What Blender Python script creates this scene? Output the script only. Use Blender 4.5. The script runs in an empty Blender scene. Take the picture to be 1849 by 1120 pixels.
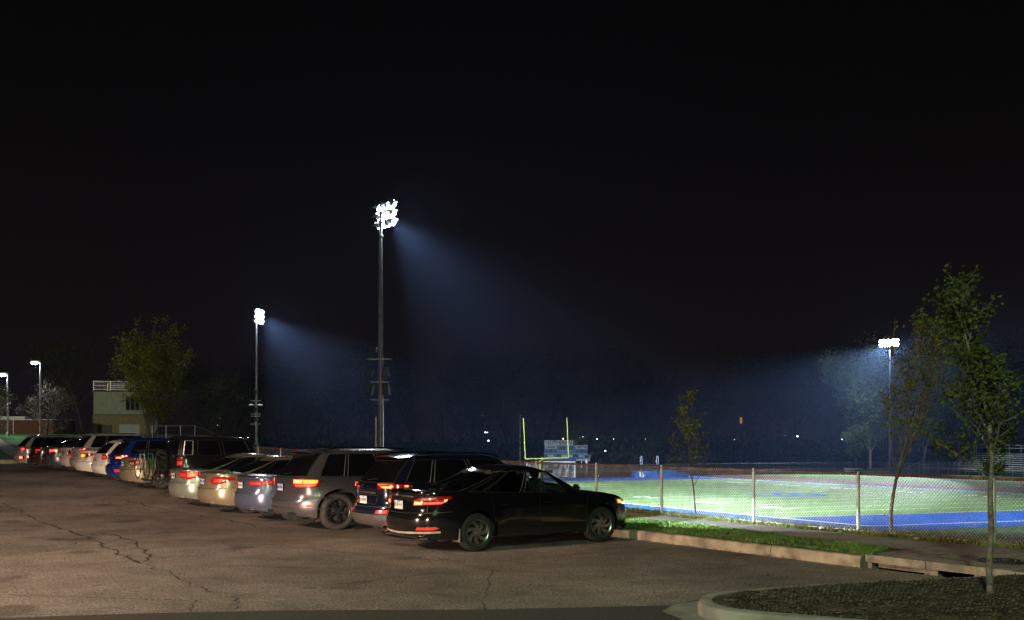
import bpy, bmesh, math, random
from mathutils import Vector, Matrix
R_=math.radians
sc=bpy.context.scene
COL=sc.collection
# lamp strengths and haze density
HEADP=50000; LOTP=9000; LEFTP=1700; TREEP=32000; STREETP=1800; LANEP=32000; FLOODP=235000; OWNP=1700; HAZE=.00016
# camera
CAMZ=1.97; F=1800.0; CX=924.5; HY=789.0
cd=bpy.data.cameras.new('camera'); cam=bpy.data.objects.new('camera',cd); COL.objects.link(cam)
cam.location=(0,0,CAMZ); cam.rotation_euler=(R_(90),0,0)
cd.sensor_width=36; cd.lens=36*F/1849; cd.shift_y=(HY-560)/1849
cd.clip_start=.1; cd.clip_end=3000
sc.camera=cam
# ------------------------------------------------------------------ view, world
sc.view_settings.view_transform='Standard'; sc.view_settings.look='None'
sc.view_settings.exposure=0; sc.view_settings.gamma=1
sc.cycles.use_denoising=True
sc.cycles.max_bounces=6; sc.cycles.diffuse_bounces=2; sc.cycles.glossy_bounces=3
sc.cycles.transmission_bounces=4; sc.cycles.transparent_max_bounces=12; sc.cycles.volume_bounces=0
sc.cycles.sample_clamp_indirect=3; sc.cycles.sample_clamp_direct=0
wd=bpy.data.worlds.new('World'); sc.world=wd; wd.use_nodes=True
nt=wd.node_tree; nt.nodes.clear()
wo=nt.nodes.new('ShaderNodeOutputWorld'); bg=nt.nodes.new('ShaderNodeBackground')
tc=nt.nodes.new('ShaderNodeTexCoord'); sp=nt.nodes.new('ShaderNodeSeparateXYZ'); cr=nt.nodes.new('ShaderNodeValToRGB')
nt.links.new(tc.outputs['Generated'],sp.inputs[0]); nt.links.new(sp.outputs['Z'],cr.inputs[0])
nt.links.new(cr.outputs[0],bg.inputs[0]); nt.links.new(bg.outputs[0],wo.inputs[0])
e=cr.color_ramp.elements
e[0].position=0.0; e[0].color=(.0066,.0046,.0050,1)
e[1].position=.55; e[1].color=(.0008,.0008,.0010,1)
k=e.new(.14); k.color=(.0046,.0033,.0032,1)
k=e.new(.30); k.color=(.0024,.0018,.0018,1)
bg.inputs[1].default_value=1.0

# ------------------------------------------------------------------ frames of reference
SA,CA=math.sin(R_(35)),math.cos(R_(35))
def P(u,v,z=0): return Vector((SA*u+CA*v, -CA*u+SA*v, z))        # u along the row of cars, v towards the field
def UV(x,y): return (SA*x-CA*y, CA*x+SA*y)
FZ=-4.38
def at(px,Z,z): return Vector(((px-CX)/F*Z,Z,z))
def onz(px,py,z):
    Z=F*(CAMZ-z)/(py-HY); return Vector(((px-CX)/F*Z,Z,z))
def sm(t): t=max(0,min(1,t)); return t*t*(3-2*t)
def rise(u): return .46*sm((-25-u)/22) if u<-25 else 0.0
def lotz(u,v=0): return rise(u)
def vergez(u): return .18+rise(u)*.6
def hill(u): return max(0,min(1.75,(-63-u)*.032))
def groundz(u,v):
    vc=16.9+22*sm((-60-u)/60)
    if v<12.98: return lotz(u)-.06+hill(u)
    if v<=vc:
        z=vergez(u)-(0.0 if v<15.9 else (v-15.9)*.05)
        return max(z,lotz(u)+.02)+hill(u)
    z0=groundz(u,vc)
    return max(FZ-.02, z0-(v-vc)*.55)

# ------------------------------------------------------------------ object helpers
def tag(o,label=None,cat=None,group=None,kind=None):
    if label: o['label']=label
    if cat: o['category']=cat
    if group: o['group']=group
    if kind: o['kind']=kind
    return o
def empty(name,loc=(0,0,0),rz=0):
    o=bpy.data.objects.new(name,None); COL.objects.link(o); o.location=loc; o.rotation_euler=(0,0,rz); o.empty_display_size=.2
    return o
class MB:
    def __init__(s): s.v=[]; s.f=[]; s.m=[]
    def add(s,vs,fs,mi=0):
        n=len(s.v); s.v+= [tuple(p) for p in vs]; s.f+=[tuple(i+n for i in f) for f in fs]; s.m+=[mi]*len(fs)
    def box(s,c,d,rz=0,mi=0,M=None):
        vs=[Vector((sx*d[0]/2,sy*d[1]/2,sz*d[2]/2)) for sz in(-1,1) for sy in(-1,1) for sx in(-1,1)]
        if M is None: M=Matrix.Rotation(rz,3,'Z')
        vs=[M@p+Vector(c) for p in vs]
        s.add(vs,[(0,2,3,1),(4,5,7,6),(0,1,5,4),(2,6,7,3),(0,4,6,2),(1,3,7,5)],mi)
    def bar(s,a,b,w,h=None,mi=0):
        a,b=Vector(a),Vector(b); h=h or w; d=(b-a); L=d.length
        if L<1e-6: return
        M=d.to_track_quat('X','Z').to_matrix()
        s.box((a+b)/2,(L,w,h),0,mi,M)
    def tube(s,pts,rs,n=8,mi=0,cap=True):
        pts=[Vector(p) for p in pts]
        if not isinstance(rs,(list,tuple)): rs=[rs]*len(pts)
        base=len(s.v); up=None
        for i,p in enumerate(pts):
            d=(pts[min(i+1,len(pts)-1)]-pts[max(i-1,0)])
            if d.length<1e-9: d=Vector((0,0,1))
            d.normalize()
            if up is None:
                up=d.orthogonal().normalized()
            else:
                up=(up-d*up.dot(d));
                up=up.normalized() if up.length>1e-6 else d.orthogonal().normalized()
            q=d.cross(up)
            for k in range(n):
                a=2*math.pi*k/n; s.v.append(tuple(p+(up*math.cos(a)+q*math.sin(a))*rs[i]))
        for i in range(len(pts)-1):
            for k in range(n):
                a=base+i*n+k; b=base+i*n+(k+1)%n
                s.f.append((a,b,b+n,a+n)); s.m.append(mi)
        if cap:
            s.f.append(tuple(base+k for k in range(n))[::-1]); s.m.append(mi)
            s.f.append(tuple(base+(len(pts)-1)*n+k for k in range(n))); s.m.append(mi)
    def lathe(s,prof,c=(0,0,0),n=24,axis='Z',mi=0,M=None):
        # prof: (r,h)
        base=len(s.v); c=Vector(c)
        for r,h in prof:
            for k in range(n):
                a=2*math.pi*k/n
                if axis=='Z': p=Vector((r*math.cos(a),r*math.sin(a),h))
                elif axis=='Y': p=Vector((r*math.cos(a),h,r*math.sin(a)))
                else: p=Vector((h,r*math.cos(a),r*math.sin(a)))
                if M is not None: p=M@p
                s.v.append(tuple(p+c))
        for i in range(len(prof)-1):
            for k in range(n):
                a=base+i*n+k; b=base+i*n+(k+1)%n
                s.f.append((a,b,b+n,a+n)); s.m.append(mi)
    def prism(s,poly,z0,z1,mi=0):
        n=len(poly)
        s.add([(p[0],p[1],z0) for p in poly]+[(p[0],p[1],z1) for p in poly],
              [tuple(range(n))[::-1],tuple(range(n,2*n))]+[(i,(i+1)%n,(i+1)%n+n,i+n) for i in range(n)],mi)
    def build(s,name,mats,parent=None,smooth=False,sharp=35,link=True):
        me=bpy.data.meshes.new(name); me.from_pydata(s.v,[],s.f)
        if not isinstance(mats,(list,tuple)): mats=[mats]
        for m in mats: me.materials.append(m)
        if len(mats)>1: me.polygons.foreach_set('material_index',s.m)
        me.validate()
        bm=bmesh.new(); bm.from_mesh(me); bmesh.ops.recalc_face_normals(bm,faces=bm.faces)
        if smooth:
            for f in bm.faces: f.smooth=True
            a=R_(sharp)
            for ed in bm.edges:
                if len(ed.link_faces)==2 and ed.calc_face_angle(0)>a: ed.smooth=False
        bm.to_mesh(me); bm.free()
        o=bpy.data.objects.new(name,me)
        if link: COL.objects.link(o)
        if parent: o.parent=parent
        return o
def raw(name,v,f,mat,parent=None,smooth=False):
    me=bpy.data.meshes.new(name); me.from_pydata(v,[],f); me.materials.append(mat)
    if smooth: me.polygons.foreach_set('use_smooth',[True]*len(me.polygons))
    me.update(); o=bpy.data.objects.new(name,me); COL.objects.link(o)
    if parent: o.parent=parent
    return o
def copy_tree(o,parent=None):
    c=o.copy(); COL.objects.link(c); c.parent=parent
    for ch in [x for x in KIDS(o)]: copy_tree(ch,c)
    return c
def KIDS(o): return [x for x in bpy.data.objects if x.parent==o]
def text_mesh(s,size,mat,name,parent=None,M=None,ext=.01,bold=.0,align='CENTER'):
    cu=bpy.data.curves.new(name,'FONT'); cu.body=s; cu.size=size; cu.extrude=ext; cu.offset=bold; cu.align_x=align; cu.align_y='CENTER'; cu.resolution_u=2
    t=bpy.data.objects.new('tmp',cu); COL.objects.link(t)
    dg=bpy.context.evaluated_depsgraph_get(); dg.update()
    me=bpy.data.meshes.new_from_object(t.evaluated_get(dg)); bpy.data.objects.remove(t)
    me.name=name; me.materials.clear(); me.materials.append(mat)
    if M is not None: me.transform(M)
    o=bpy.data.objects.new(name,me); COL.objects.link(o)
    if parent: o.parent=parent
    return o

# ------------------------------------------------------------------ materials
MATS={}
def mat(name,color=(.5,.5,.5),rough=.6,metal=0,emit=None,estr=0,coat=0,spec=.5,var=0,vscale=5,bump=0,bscale=50,color2=None):
    if name in MATS: return MATS[name]
    m=bpy.data.materials.new(name); m.use_nodes=True; MATS[name]=m
    nt=m.node_tree; b=nt.nodes['Principled BSDF']
    b.inputs['Base Color'].default_value=(*color,1); b.inputs['Roughness'].default_value=rough
    b.inputs['Metallic'].default_value=metal; b.inputs['Specular IOR Level'].default_value=spec
    if coat: b.inputs['Coat Weight'].default_value=coat; b.inputs['Coat Roughness'].default_value=.04
    if emit: b.inputs['Emission Color'].default_value=(*emit,1); b.inputs['Emission Strength'].default_value=estr
    if var or bump or color2:
        tc=nt.nodes.new('ShaderNodeTexCoord')
    if var or color2:
        n=nt.nodes.new('ShaderNodeTexNoise'); n.inputs['Scale'].default_value=vscale; n.inputs['Detail'].default_value=6
        nt.links.new(tc.outputs['Object'],n.inputs['Vector'])
        r=nt.nodes.new('ShaderNodeValToRGB'); r.color_ramp.elements[0].position=.35; r.color_ramp.elements[1].position=.65
        c2=color2 or tuple(c*(1+var) for c in color)
        r.color_ramp.elements[0].color=(*[c*(1-var) for c in color],1); r.color_ramp.elements[1].color=(*c2,1)
        nt.links.new(n.outputs['Fac'],r.inputs[0]); nt.links.new(r.outputs[0],b.inputs['Base Color'])
    if bump:
        n=nt.nodes.new('ShaderNodeTexNoise'); n.inputs['Scale'].default_value=bscale; n.inputs['Detail'].default_value=4
        nt.links.new(tc.outputs['Object'],n.inputs['Vector'])
        bp=nt.nodes.new('ShaderNodeBump'); bp.inputs['Strength'].default_value=bump; bp.inputs['Distance'].default_value=.02
        nt.links.new(n.outputs['Fac'],bp.inputs['Height']); nt.links.new(bp.outputs[0],b.inputs['Normal'])
    return m
def paint(name,color,rough=.32,metal=.0,coat=.4,var=0,dust=.14):
    if name in MATS: return MATS[name]
    m=mat(name,color,rough,metal,coat=coat)
    nt=m.node_tree; b=nt.nodes['Principled BSDF']
    tc=nt.nodes.new('ShaderNodeTexCoord'); n=nt.nodes.new('ShaderNodeTexNoise'); n.inputs['Scale'].default_value=3; n.inputs['Detail'].default_value=5
    nt.links.new(tc.outputs['Object'],n.inputs['Vector'])
    mr=nt.nodes.new('ShaderNodeMapRange'); mr.inputs[3].default_value=rough*.8; mr.inputs[4].default_value=min(1,rough*1.35)
    nt.links.new(n.outputs['Fac'],mr.inputs[0]); nt.links.new(mr.outputs[0],b.inputs['Roughness'])
    # road dust low on the panels, with a shape of its own
    sp=nt.nodes.new('ShaderNodeSeparateXYZ'); nt.links.new(tc.outputs['Object'],sp.inputs[0])
    n2=nt.nodes.new('ShaderNodeTexNoise'); n2.inputs['Scale'].default_value=6; nt.links.new(tc.outputs['Object'],n2.inputs['Vector'])
    ad=nt.nodes.new('ShaderNodeMath'); ad.operation='MULTIPLY_ADD'; ad.inputs[1].default_value=.35
    nt.links.new(n2.outputs['Fac'],ad.inputs[0]); nt.links.new(sp.outputs['Z'],ad.inputs[2])
    m2=nt.nodes.new('ShaderNodeMapRange'); m2.inputs[1].default_value=.62; m2.inputs[2].default_value=.40; m2.inputs[3].default_value=0; m2.inputs[4].default_value=dust
    nt.links.new(ad.outputs[0],m2.inputs[0])
    mx=nt.nodes.new('ShaderNodeMix'); mx.data_type='RGBA'; mx.inputs[6].default_value=(*color,1); mx.inputs[7].default_value=(.16,.14,.11,1)
    nt.links.new(m2.outputs[0],mx.inputs[0]); nt.links.new(mx.outputs[2],b.inputs['Base Color'])
    return m
def glassmat(name,tint,refl=1.0):
    if name in MATS: return MATS[name]
    m=bpy.data.materials.new(name); m.use_nodes=True; MATS[name]=m; nt=m.node_tree; nt.nodes.clear()
    o=nt.nodes.new('ShaderNodeOutputMaterial'); mx=nt.nodes.new('ShaderNodeMixShader'); t=nt.nodes.new('ShaderNodeBsdfTransparent')
    g=nt.nodes.new('ShaderNodeBsdfGlossy'); g.inputs['Roughness'].default_value=.03
    lw=nt.nodes.new('ShaderNodeLayerWeight'); pw=nt.nodes.new('ShaderNodeMath'); pw.operation='POWER'; pw.inputs[1].default_value=4; fr=nt.nodes.new('ShaderNodeMath'); fr.operation='MULTIPLY_ADD'; fr.inputs[1].default_value=.9; fr.inputs[2].default_value=.04
    nt.links.new(lw.outputs['Facing'],pw.inputs[0]); nt.links.new(pw.outputs[0],fr.inputs[0])
    t.inputs[0].default_value=(*tint,1)
    nt.links.new(fr.outputs[0],mx.inputs[0]); nt.links.new(t.outputs[0],mx.inputs[1]); nt.links.new(g.outputs[0],mx.inputs[2]); nt.links.new(mx.outputs[0],o.inputs[0])
    return m
def emis(name,color,strength):
    return mat(name,(.02,.02,.02),.4,emit=color,estr=strength)
def leafmat(name,c,trans=.35):
    if name in MATS: return MATS[name]
    m=mat(name,c,.55,var=.35,vscale=1.5,spec=.25)
    return m
M_BLACKTRIM=mat('black_trim',(.012,.012,.013),.5,var=.2)
M_RUBBER=mat('tyre_rubber',(.018,.017,.016),.85,var=.3,vscale=12,bump=.3,bscale=60)
M_UNDER=mat('underbody_metal',(.015,.014,.013),.8,var=.3)
M_CHROME=mat('chrome',(.75,.75,.76),.12,1,var=.05)
M_ALLOY=mat('alloy_rim',(.34,.33,.32),.3,.9,var=.15)
M_DARKALLOY=mat('dark_rim',(.03,.03,.032),.28,.6,coat=1,var=.2)
M_GLASSCLEAR=glassmat('clear_car_glass',(.80,.86,.84))
M_GLASSDARK=mat('privacy_glass',(.004,.004,.005),.05,spec=.6,coat=.5,var=.1)
M_PLATE=mat('plate_white',(.62,.62,.60),.45,var=.05)
M_PLATEB=mat('plate_blue',(.45,.50,.72),.45,var=.05)
M_INK=mat('plate_ink',(.05,.06,.12),.5,var=.1)
M_GALV=mat('galvanised_steel',(.42,.43,.43),.45,.7,var=.2,vscale=3)
M_CONC=mat('concrete',(.25,.205,.15),.9,var=.42,vscale=3.2,bump=.5,bscale=90)
M_INT=mat('car_interior',(.02,.02,.02),.8,var=.2)
# ------------------------------------------------------------------ lamps (all belong to lamps of the place)
def spot(name,loc,target,power,size,blend,color,rad=.1):
    l=bpy.data.lights.new(name,'SPOT'); l.energy=power; l.spot_size=R_(size); l.spot_blend=blend; l.color=color; l.shadow_soft_size=rad
    o=bpy.data.objects.new(name,l); COL.objects.link(o); o.location=loc
    o.rotation_euler=(Vector(target)-Vector(loc)).to_track_quat('-Z','Y').to_euler()
    return o
# a car with its headlamps on, standing behind the photographer, out of the picture
WARM=(1,.72,.52)
for dx in(-.7,.7):
    spot('headlamp_light',(-13+dx,-10,.75),(-15+dx,22,-1.5),HEADP,58,.5,WARM,.06)
    spot('headlamp_light',(-28,2+dx,.70),(6,18.6+dx,-.6),HEADP*.3,21,.5,WARM,.06)
# a lamp on a tall pole to the left of the picture, over the lane
spot('lane_lamp_light',(-22,3,12),(-12,18.5,0),LANEP,92,.9,(1,.64,.48),.2)
# lot lamps on poles outside the picture
spot('lot_lamp_light',(-1,-6,9),(0,8,0),LOTP,140,.8,(.68,1,.62),.15)
spot('lot_lamp_light',(-56,30,8.5),(-48,40,0),LEFTP,130,.7,(1,.90,.84),.15)
spot('lot_lamp_light',(-75,62,9),(-68,100,2),TREEP,110,.7,(1,.98,.62),.15)

def cutoff(l,z0=-.006,z1=.010):
    """beam pattern of a dipped headlamp: nothing above the cut-off line"""
    l.use_nodes=True; nt=l.node_tree; em=nt.nodes['Emission']
    g=nt.nodes.new('ShaderNodeNewGeometry'); s=nt.nodes.new('ShaderNodeSeparateXYZ'); nt.links.new(g.outputs['Incoming'],s.inputs[0])
    mr=nt.nodes.new('ShaderNodeMapRange'); mr.inputs[1].default_value=z0; mr.inputs[2].default_value=z1; mr.inputs[3].default_value=1; mr.inputs[4].default_value=.035
    nt.links.new(s.outputs['Z'],mr.inputs[0])
    m2=nt.nodes.new('ShaderNodeMapRange'); m2.inputs[1].default_value=-.45; m2.inputs[2].default_value=-.02; m2.inputs[3].default_value=.10; m2.inputs[4].default_value=1
    nt.links.new(s.outputs['Z'],m2.inputs[0]); mu=nt.nodes.new('ShaderNodeMath'); mu.operation='MULTIPLY'; nt.links.new(mr.outputs[0],mu.inputs[0]); nt.links.new(m2.outputs[0],mu.inputs[1]); nt.links.new(mu.outputs[0],em.inputs['Strength'])
for o_ in list(bpy.data.objects):
    if o_.name.startswith('headlamp_light'): cutoff(o_.data)
# ------------------------------------------------------------------ ground
def asphalt_mat():
    m=bpy.data.materials.new('asphalt'); m.use_nodes=True; nt=m.node_tree; b=nt.nodes['Principled BSDF']; L=nt.links.new
    tc=nt.nodes.new('ShaderNodeTexCoord')
    def noise(s,d=6,r=.6):
        n=nt.nodes.new('ShaderNodeTexNoise'); n.inputs['Scale'].default_value=s; n.inputs['Detail'].default_value=d; n.inputs['Roughness'].default_value=r; L(tc.outputs['Object'],n.inputs['Vector']); return n
    def ramp(src,a,b_,ca,cb):
        r=nt.nodes.new('ShaderNodeValToRGB'); r.color_ramp.elements[0].position=a; r.color_ramp.elements[1].position=b_
        r.color_ramp.elements[0].color=(*ca,1); r.color_ramp.elements[1].color=(*cb,1); L(src,r.inputs[0]); return r
    big=noise(.22,5,.65); fine=noise(26,4,.9); mid=noise(1.6,8,.8)
    c1=ramp(big.outputs['Fac'],.36,.62,(.095,.085,.077),(.225,.20,.182))
    c2=ramp(fine.outputs['Fac'],.40,.62,(.28,.28,.28),(2.1,2.05,1.95))
    c3=ramp(mid.outputs['Fac'],.35,.65,(.7,.7,.7),(1.2,1.2,1.2))
    def mul(a,b_):
        x=nt.nodes.new('ShaderNodeMix'); x.data_type='RGBA'; x.blend_type='MULTIPLY'; x.inputs[0].default_value=1; L(a,x.inputs[6]); L(b_,x.inputs[7]); return x.outputs[2]
    out=mul(mul(c1.outputs[0],c2.outputs[0]),c3.outputs[0])
    # hairline cracks
    wn=noise(.9,4); vm=nt.nodes.new('ShaderNodeMix'); vm.data_type='RGBA'; vm.inputs[0].default_value=.22; L(tc.outputs['Object'],vm.inputs[6]); L(wn.outputs['Color'],vm.inputs[7])
    vo=nt.nodes.new('ShaderNodeTexVoronoi'); vo.feature='DISTANCE_TO_EDGE'; vo.inputs['Scale'].default_value=.26; L(vm.outputs[2],vo.inputs['Vector'])
    c4=ramp(vo.outputs['Distance'],.0,.0028,(.30,.28,.26),(1,1,1))
    gate=ramp(noise(.35,3).outputs['Fac'],.36,.44,(1,1,1),(0,0,0))
    x=nt.nodes.new('ShaderNodeMix'); x.data_type='RGBA'; L(gate.outputs[0],x.inputs[0]); L(c4.outputs[0],x.inputs[6]); x.inputs[7].default_value=(1,1,1,1)
    out=mul(out,x.outputs[2])
    # oil drips and tyre-darkened patches
    st=ramp(noise(.75,2,.4).outputs['Fac'],.64,.70,(1,1,1),(.55,.53,.52)); out=mul(out,st.outputs[0])
    st2=ramp(noise(3.2,2,.4).outputs['Fac'],.69,.73,(1,1,1),(.5,.48,.47)); out=mul(out,st2.outputs[0])
    L(out,b.inputs['Base Color'])
    b.inputs['Roughness'].default_value=.82; b.inputs['Specular IOR Level'].default_value=.35
    bp=nt.nodes.new('ShaderNodeBump'); bp.inputs['Strength'].default_value=.9; bp.inputs['Distance'].default_value=.012
    L(fine.outputs['Fac'],bp.inputs['Height']); L(bp.outputs[0],b.inputs['Normal'])
    return m
M_ASPH=asphalt_mat()
M_GRASSG=mat('grass_ground',(.03,.058,.016),.95,var=.4,vscale=1.3,bump=.8,bscale=25,color2=(.07,.075,.03))
M_TURF=mat('turf_green',(.125,.235,.065),.9,spec=.08,var=.10,vscale=.25,bump=.3,bscale=30)
M_TURFD=mat('turf_outside',(.055,.105,.045),.95,spec=.08,var=.2,vscale=.4)
M_BLUE=mat('turf_blue',(.008,.095,.42),.9,spec=.05,var=.12,vscale=.5)
M_LINE=mat('line_white',(.8,.82,.82),.8,spec=.1,var=.06)
M_TRACK=mat('track_red',(.11,.036,.028),.9,spec=.08,var=.2,vscale=.8)
M_BLADE=leafmat('grass_blade',(.075,.15,.027))
M_BLADE2=leafmat('grass_blade_dry',(.12,.11,.04))
M_MULCH=mat('mulch',(.028,.020,.012),.95,color2=(.075,.055,.035),var=.4,vscale=5,bump=.5,bscale=18)

def frange(a,b,n): return [a+(b-a)*i/n for i in range(n+1)]
def sheet(name,us,vs,zf,m,kind='structure',off=0,smooth=True):
    v=[];f=[]
    for u in us:
        for w in vs:
            p=P(u,w); v.append((p.x,p.y,zf(u,w)+off))
    nv=len(vs)
    for i in range(len(us)-1):
        for j in range(nv-1): f.append((i*nv+j,i*nv+j+1,(i+1)*nv+j+1,(i+1)*nv+j))
    o=raw(name,v,f,m,smooth=smooth); tag(o,kind=kind); return o
us=[-900,-600,-400,-300,-250]+frange(-220,-70,30)+frange(-66,-10,56)+frange(-9,60,23)+[90,150,300,600]
vs=[-500,-200,-80,-40]+frange(-30,12,14)+[12.97,12.99,13.6,14.4,15.2,15.9,16.4,16.9]+frange(17.4,52,24)+[56,60,70,90,130,200,300,450,700,1000]
def gz(u,v):
    if -9.35<u<-5.5 and 12.9<v<14.2: return -.6
    return groundz(u,v)
us=sorted(set([round(u,4) for u in us]+[-9.36,-9.34,-5.49,-5.51])); vs=sorted(set(vs+[14.19,14.21]))
sheet('ground',us,vs,gz,M_GRASSG,smooth=False)
# lot
us2=frange(-62,-10,52)+frange(-9,26,20); vs2=[-60,-40,-25,-15,-8,-3,0,3,5,7,8,9,10,11,12,12.985]
sheet('parking_lot',us2,vs2,lambda u,v:lotz(u),M_ASPH)
# darker resurfaced strip across the foreground
M_ASPH2=mat('asphalt_patch',(.040,.038,.034),.85,var=.35,vscale=30,bump=.6,bscale=60)
def slabpx(name,pts,z,m,kind='structure'):
    v=[tuple(onz(x,y,z)) for x,y in pts]; o=raw(name,v,[tuple(range(len(v)))],m); tag(o,kind=kind); return o
slabpx('asphalt_strip',[(-60,1118),(240,1108),(520,1102),(860,1101),(1210,1093),(1275,1080),(1290,1135),(1275,1400),(-60,1400)],.004,M_ASPH2)
M_GUT=mat('gutter_concrete',(.20,.20,.18),.9,var=.25,vscale=3,bump=.4,bscale=80)
slabpx('gutter_apron',[(1196,1104),(1215,1092),(1262,1085),(1300,1100),(1380,1125),(1420,1180),(1300,1180),(1240,1122)],.008,M_GUT)
# cracks
M_CRACK=mat('crack_tar',(.030,.026,.023),.9,var=.3,vscale=8)
def crack(pts,w0,seed,n=6):
    rnd=random.Random(seed); P2=[]
    for i in range(len(pts)-1):
        for k in range(n):
            t=k/n; P2.append((pts[i][0]*(1-t)+pts[i+1][0]*t,pts[i][1]*(1-t)+pts[i+1][1]*t))
    P2.append(pts[-1]); v=[];f=[]
    W=[]
    for x,y in P2:
        p=onz(x,y,0)
        for _ in range(4):
            u_,v_=UV(p.x,p.y); p=onz(x,y,lotz(u_))
        W.append(p)
    for i,p in enumerate(W):
        q=W[min(i+1,len(W)-1)]-W[max(i-1,0)]; q.z=0; q.normalize(); nrm=Vector((-q.y,q.x,0))
        p=p+nrm*rnd.uniform(-.10,.10); w=w0*rnd.uniform(.25,1.3)*(.3 if i in(0,len(W)-1) else 1)
        v+=[tuple(p+nrm*w+Vector((0,0,.005))),tuple(p-nrm*w+Vector((0,0,.005)))]
        if i: f.append((2*i-2,2*i-1,2*i+1,2*i))
    o=raw('pavement_crack',v,f,M_CRACK); tag(o,kind='structure')
crack([(118,882),(190,896),(262,912),(330,927),(410,940),(500,956)],.035,1)
crack([(-10,905),(40,925),(90,950),(150,968),(180,985),(215,1000),(268,1018)],.034,2,9)
crack([(268,1018),(300,1035),(345,1058),(390,1072)],.015,3)
crack([(160,970),(185,962),(240,978),(262,1003),(270,1020)],.03,4)
crack([(0,993),(60,988),(125,984),(140,972)],.02,5)
crack([(-10,1001),(60,998),(160,990)],.012,11)
crack([(435,1075),(428,1088),(415,1102)],.014,6)
crack([(0,1112),(120,1106),(260,1104),(400,1101)],.008,7)
crack([(700,990),(790,1005),(850,1020),(900,1034)],.008,8)
crack([(620,1004),(700,1000),(760,992),(860,1008)],.008,12)
crack([(200,905),(220,930),(280,925),(360,945)],.008,9)
# stall lines, worn yellow
M_WORN=mat('worn_paint',(.20,.15,.06),.85,var=.4,vscale=9)
for i in range(16):
    u=-13.1-i*2.68
    a,b=P(u,8.6),P(u,12.7); d=P(1,0)*.05
    o=raw('stall_line',[tuple(q+Vector((0,0,lotz(u)+.004))) for q in (a-d,a+d,b+d,b-d)],[(0,1,2,3)],M_WORN); tag(o,kind='structure')

# ------------------------------------------------------------------ kerbs, sidewalk, inlet
def ribbon(name,pts,prof,m,parent=None,closed=False,kind='structure'):
    """pts world xy centre line; prof (offset to the left, z) closed cross-section"""
    mb=MB(); n=len(prof); N=len(pts)
    for i,p in enumerate(pts):
        a=pts[(i-1)%N] if closed else pts[max(i-1,0)]; b=pts[(i+1)%N] if closed else pts[min(i+1,N-1)]
        d=Vector((b[0]-a[0],b[1]-a[1],0)).normalized(); nr=Vector((-d.y,d.x,0))
        for off,z in prof: mb.v.append((p[0]+nr.x*off,p[1]+nr.y*off,z+(p[2] if len(p)>2 else 0)))
    for i in range(N if closed else N-1):
        j=(i+1)%N
        for k in range(n):
            k2=(k+1)%n
            mb.f.append((i*n+k,i*n+k2,j*n+k2,j*n+k)); mb.m.append(0)
    if not closed:
        mb.f.append(tuple(range(n))); mb.f.append(tuple((N-1)*n+k for k in range(n))[::-1]); mb.m+=[0,0]
    o=mb.build(name,m,parent,smooth=True,sharp=40)
    if not parent: tag(o,kind=kind)
    return o
kp=[0.0,.165]
KPROF=[(-.08,-.25),(-.08,.12),(-.055,.165),(-.02,.178),(.08,.18),(.08,-.25)]
u=-62.0; segs=[]
while u<-9.3:
    u2=min(u+3.0,-9.28)
    pts=[(*P(a,12.98)[:2],max(lotz(a),0)*.75+ (0 if u2>-12 else 0)) for a in frange(u+.006,u2-.006,3)]
    pts=[(p[0],p[1],p[2]) for p in pts][::-1]
    segs.append(pts); u=u2
# ribbon left = +offset; going from right to left (u decreasing) left side is... computed so the face looks to the lot
for s_ in segs:
    d=Vector((s_[1][0]-s_[0][0],s_[1][1]-s_[0][1],0)); nr=Vector((-d.y,d.x,0)); toward_lot=nr.dot(P(0,-1))>0
    prof=[(-o_,z) if toward_lot else (o_,z) for o_,z in KPROF]
    if s_[0][0]>3.2: prof=[(o_,z-0.0) for o_,z in prof]
    ribbon('kerb',s_,prof,M_CONC)
# sidewalk
M_WALK=mat('sidewalk_concrete',(.24,.21,.185),.9,var=.2,vscale=1.2,bump=.3,bscale=70)
def nearv(u):
    pts=[(-62,14.85),(-16.6,14.85),(-13.7,14.6),(-11.8,14.25),(-10.6,14.12),(-9.25,14.1)]
    if u>=-9.25: return 14.1
    for (a,b),(c,d) in zip(pts,pts[1:]):
        if a<=u<=c: return b+(d-b)*(u-a)/(c-a)
    return 14.85
v=[];f=[]; uu=frange(-62,-10,80)+frange(-9.25,14,24)
for u in uu:
    for k in range(4):
        vv=nearv(u)+(15.62-nearv(u))*k/3; p=P(u,vv); v.append((p.x,p.y,groundz(u,min(vv,15.8))+.012))
for i in range(len(uu)-1):
    for k in range(3): f.append((i*4+k,i*4+k+1,(i+1)*4+k+1,(i+1)*4+k))
o=raw('sidewalk',v,f,M_WALK); tag(o,kind='structure')
# joints in the sidewalk
for u in frange(-40,6,30):
    a=P(u,nearv(u)+.01); b=P(u,15.6); d=P(1,0)*.008; z=groundz(u,15)+.016
    o=raw('sidewalk_joint',[(q.x,q.y,z) for q in(a-d,a+d,b+d,b-d)],[(0,1,2,3)],M_CRACK); tag(o,kind='structure')
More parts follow.
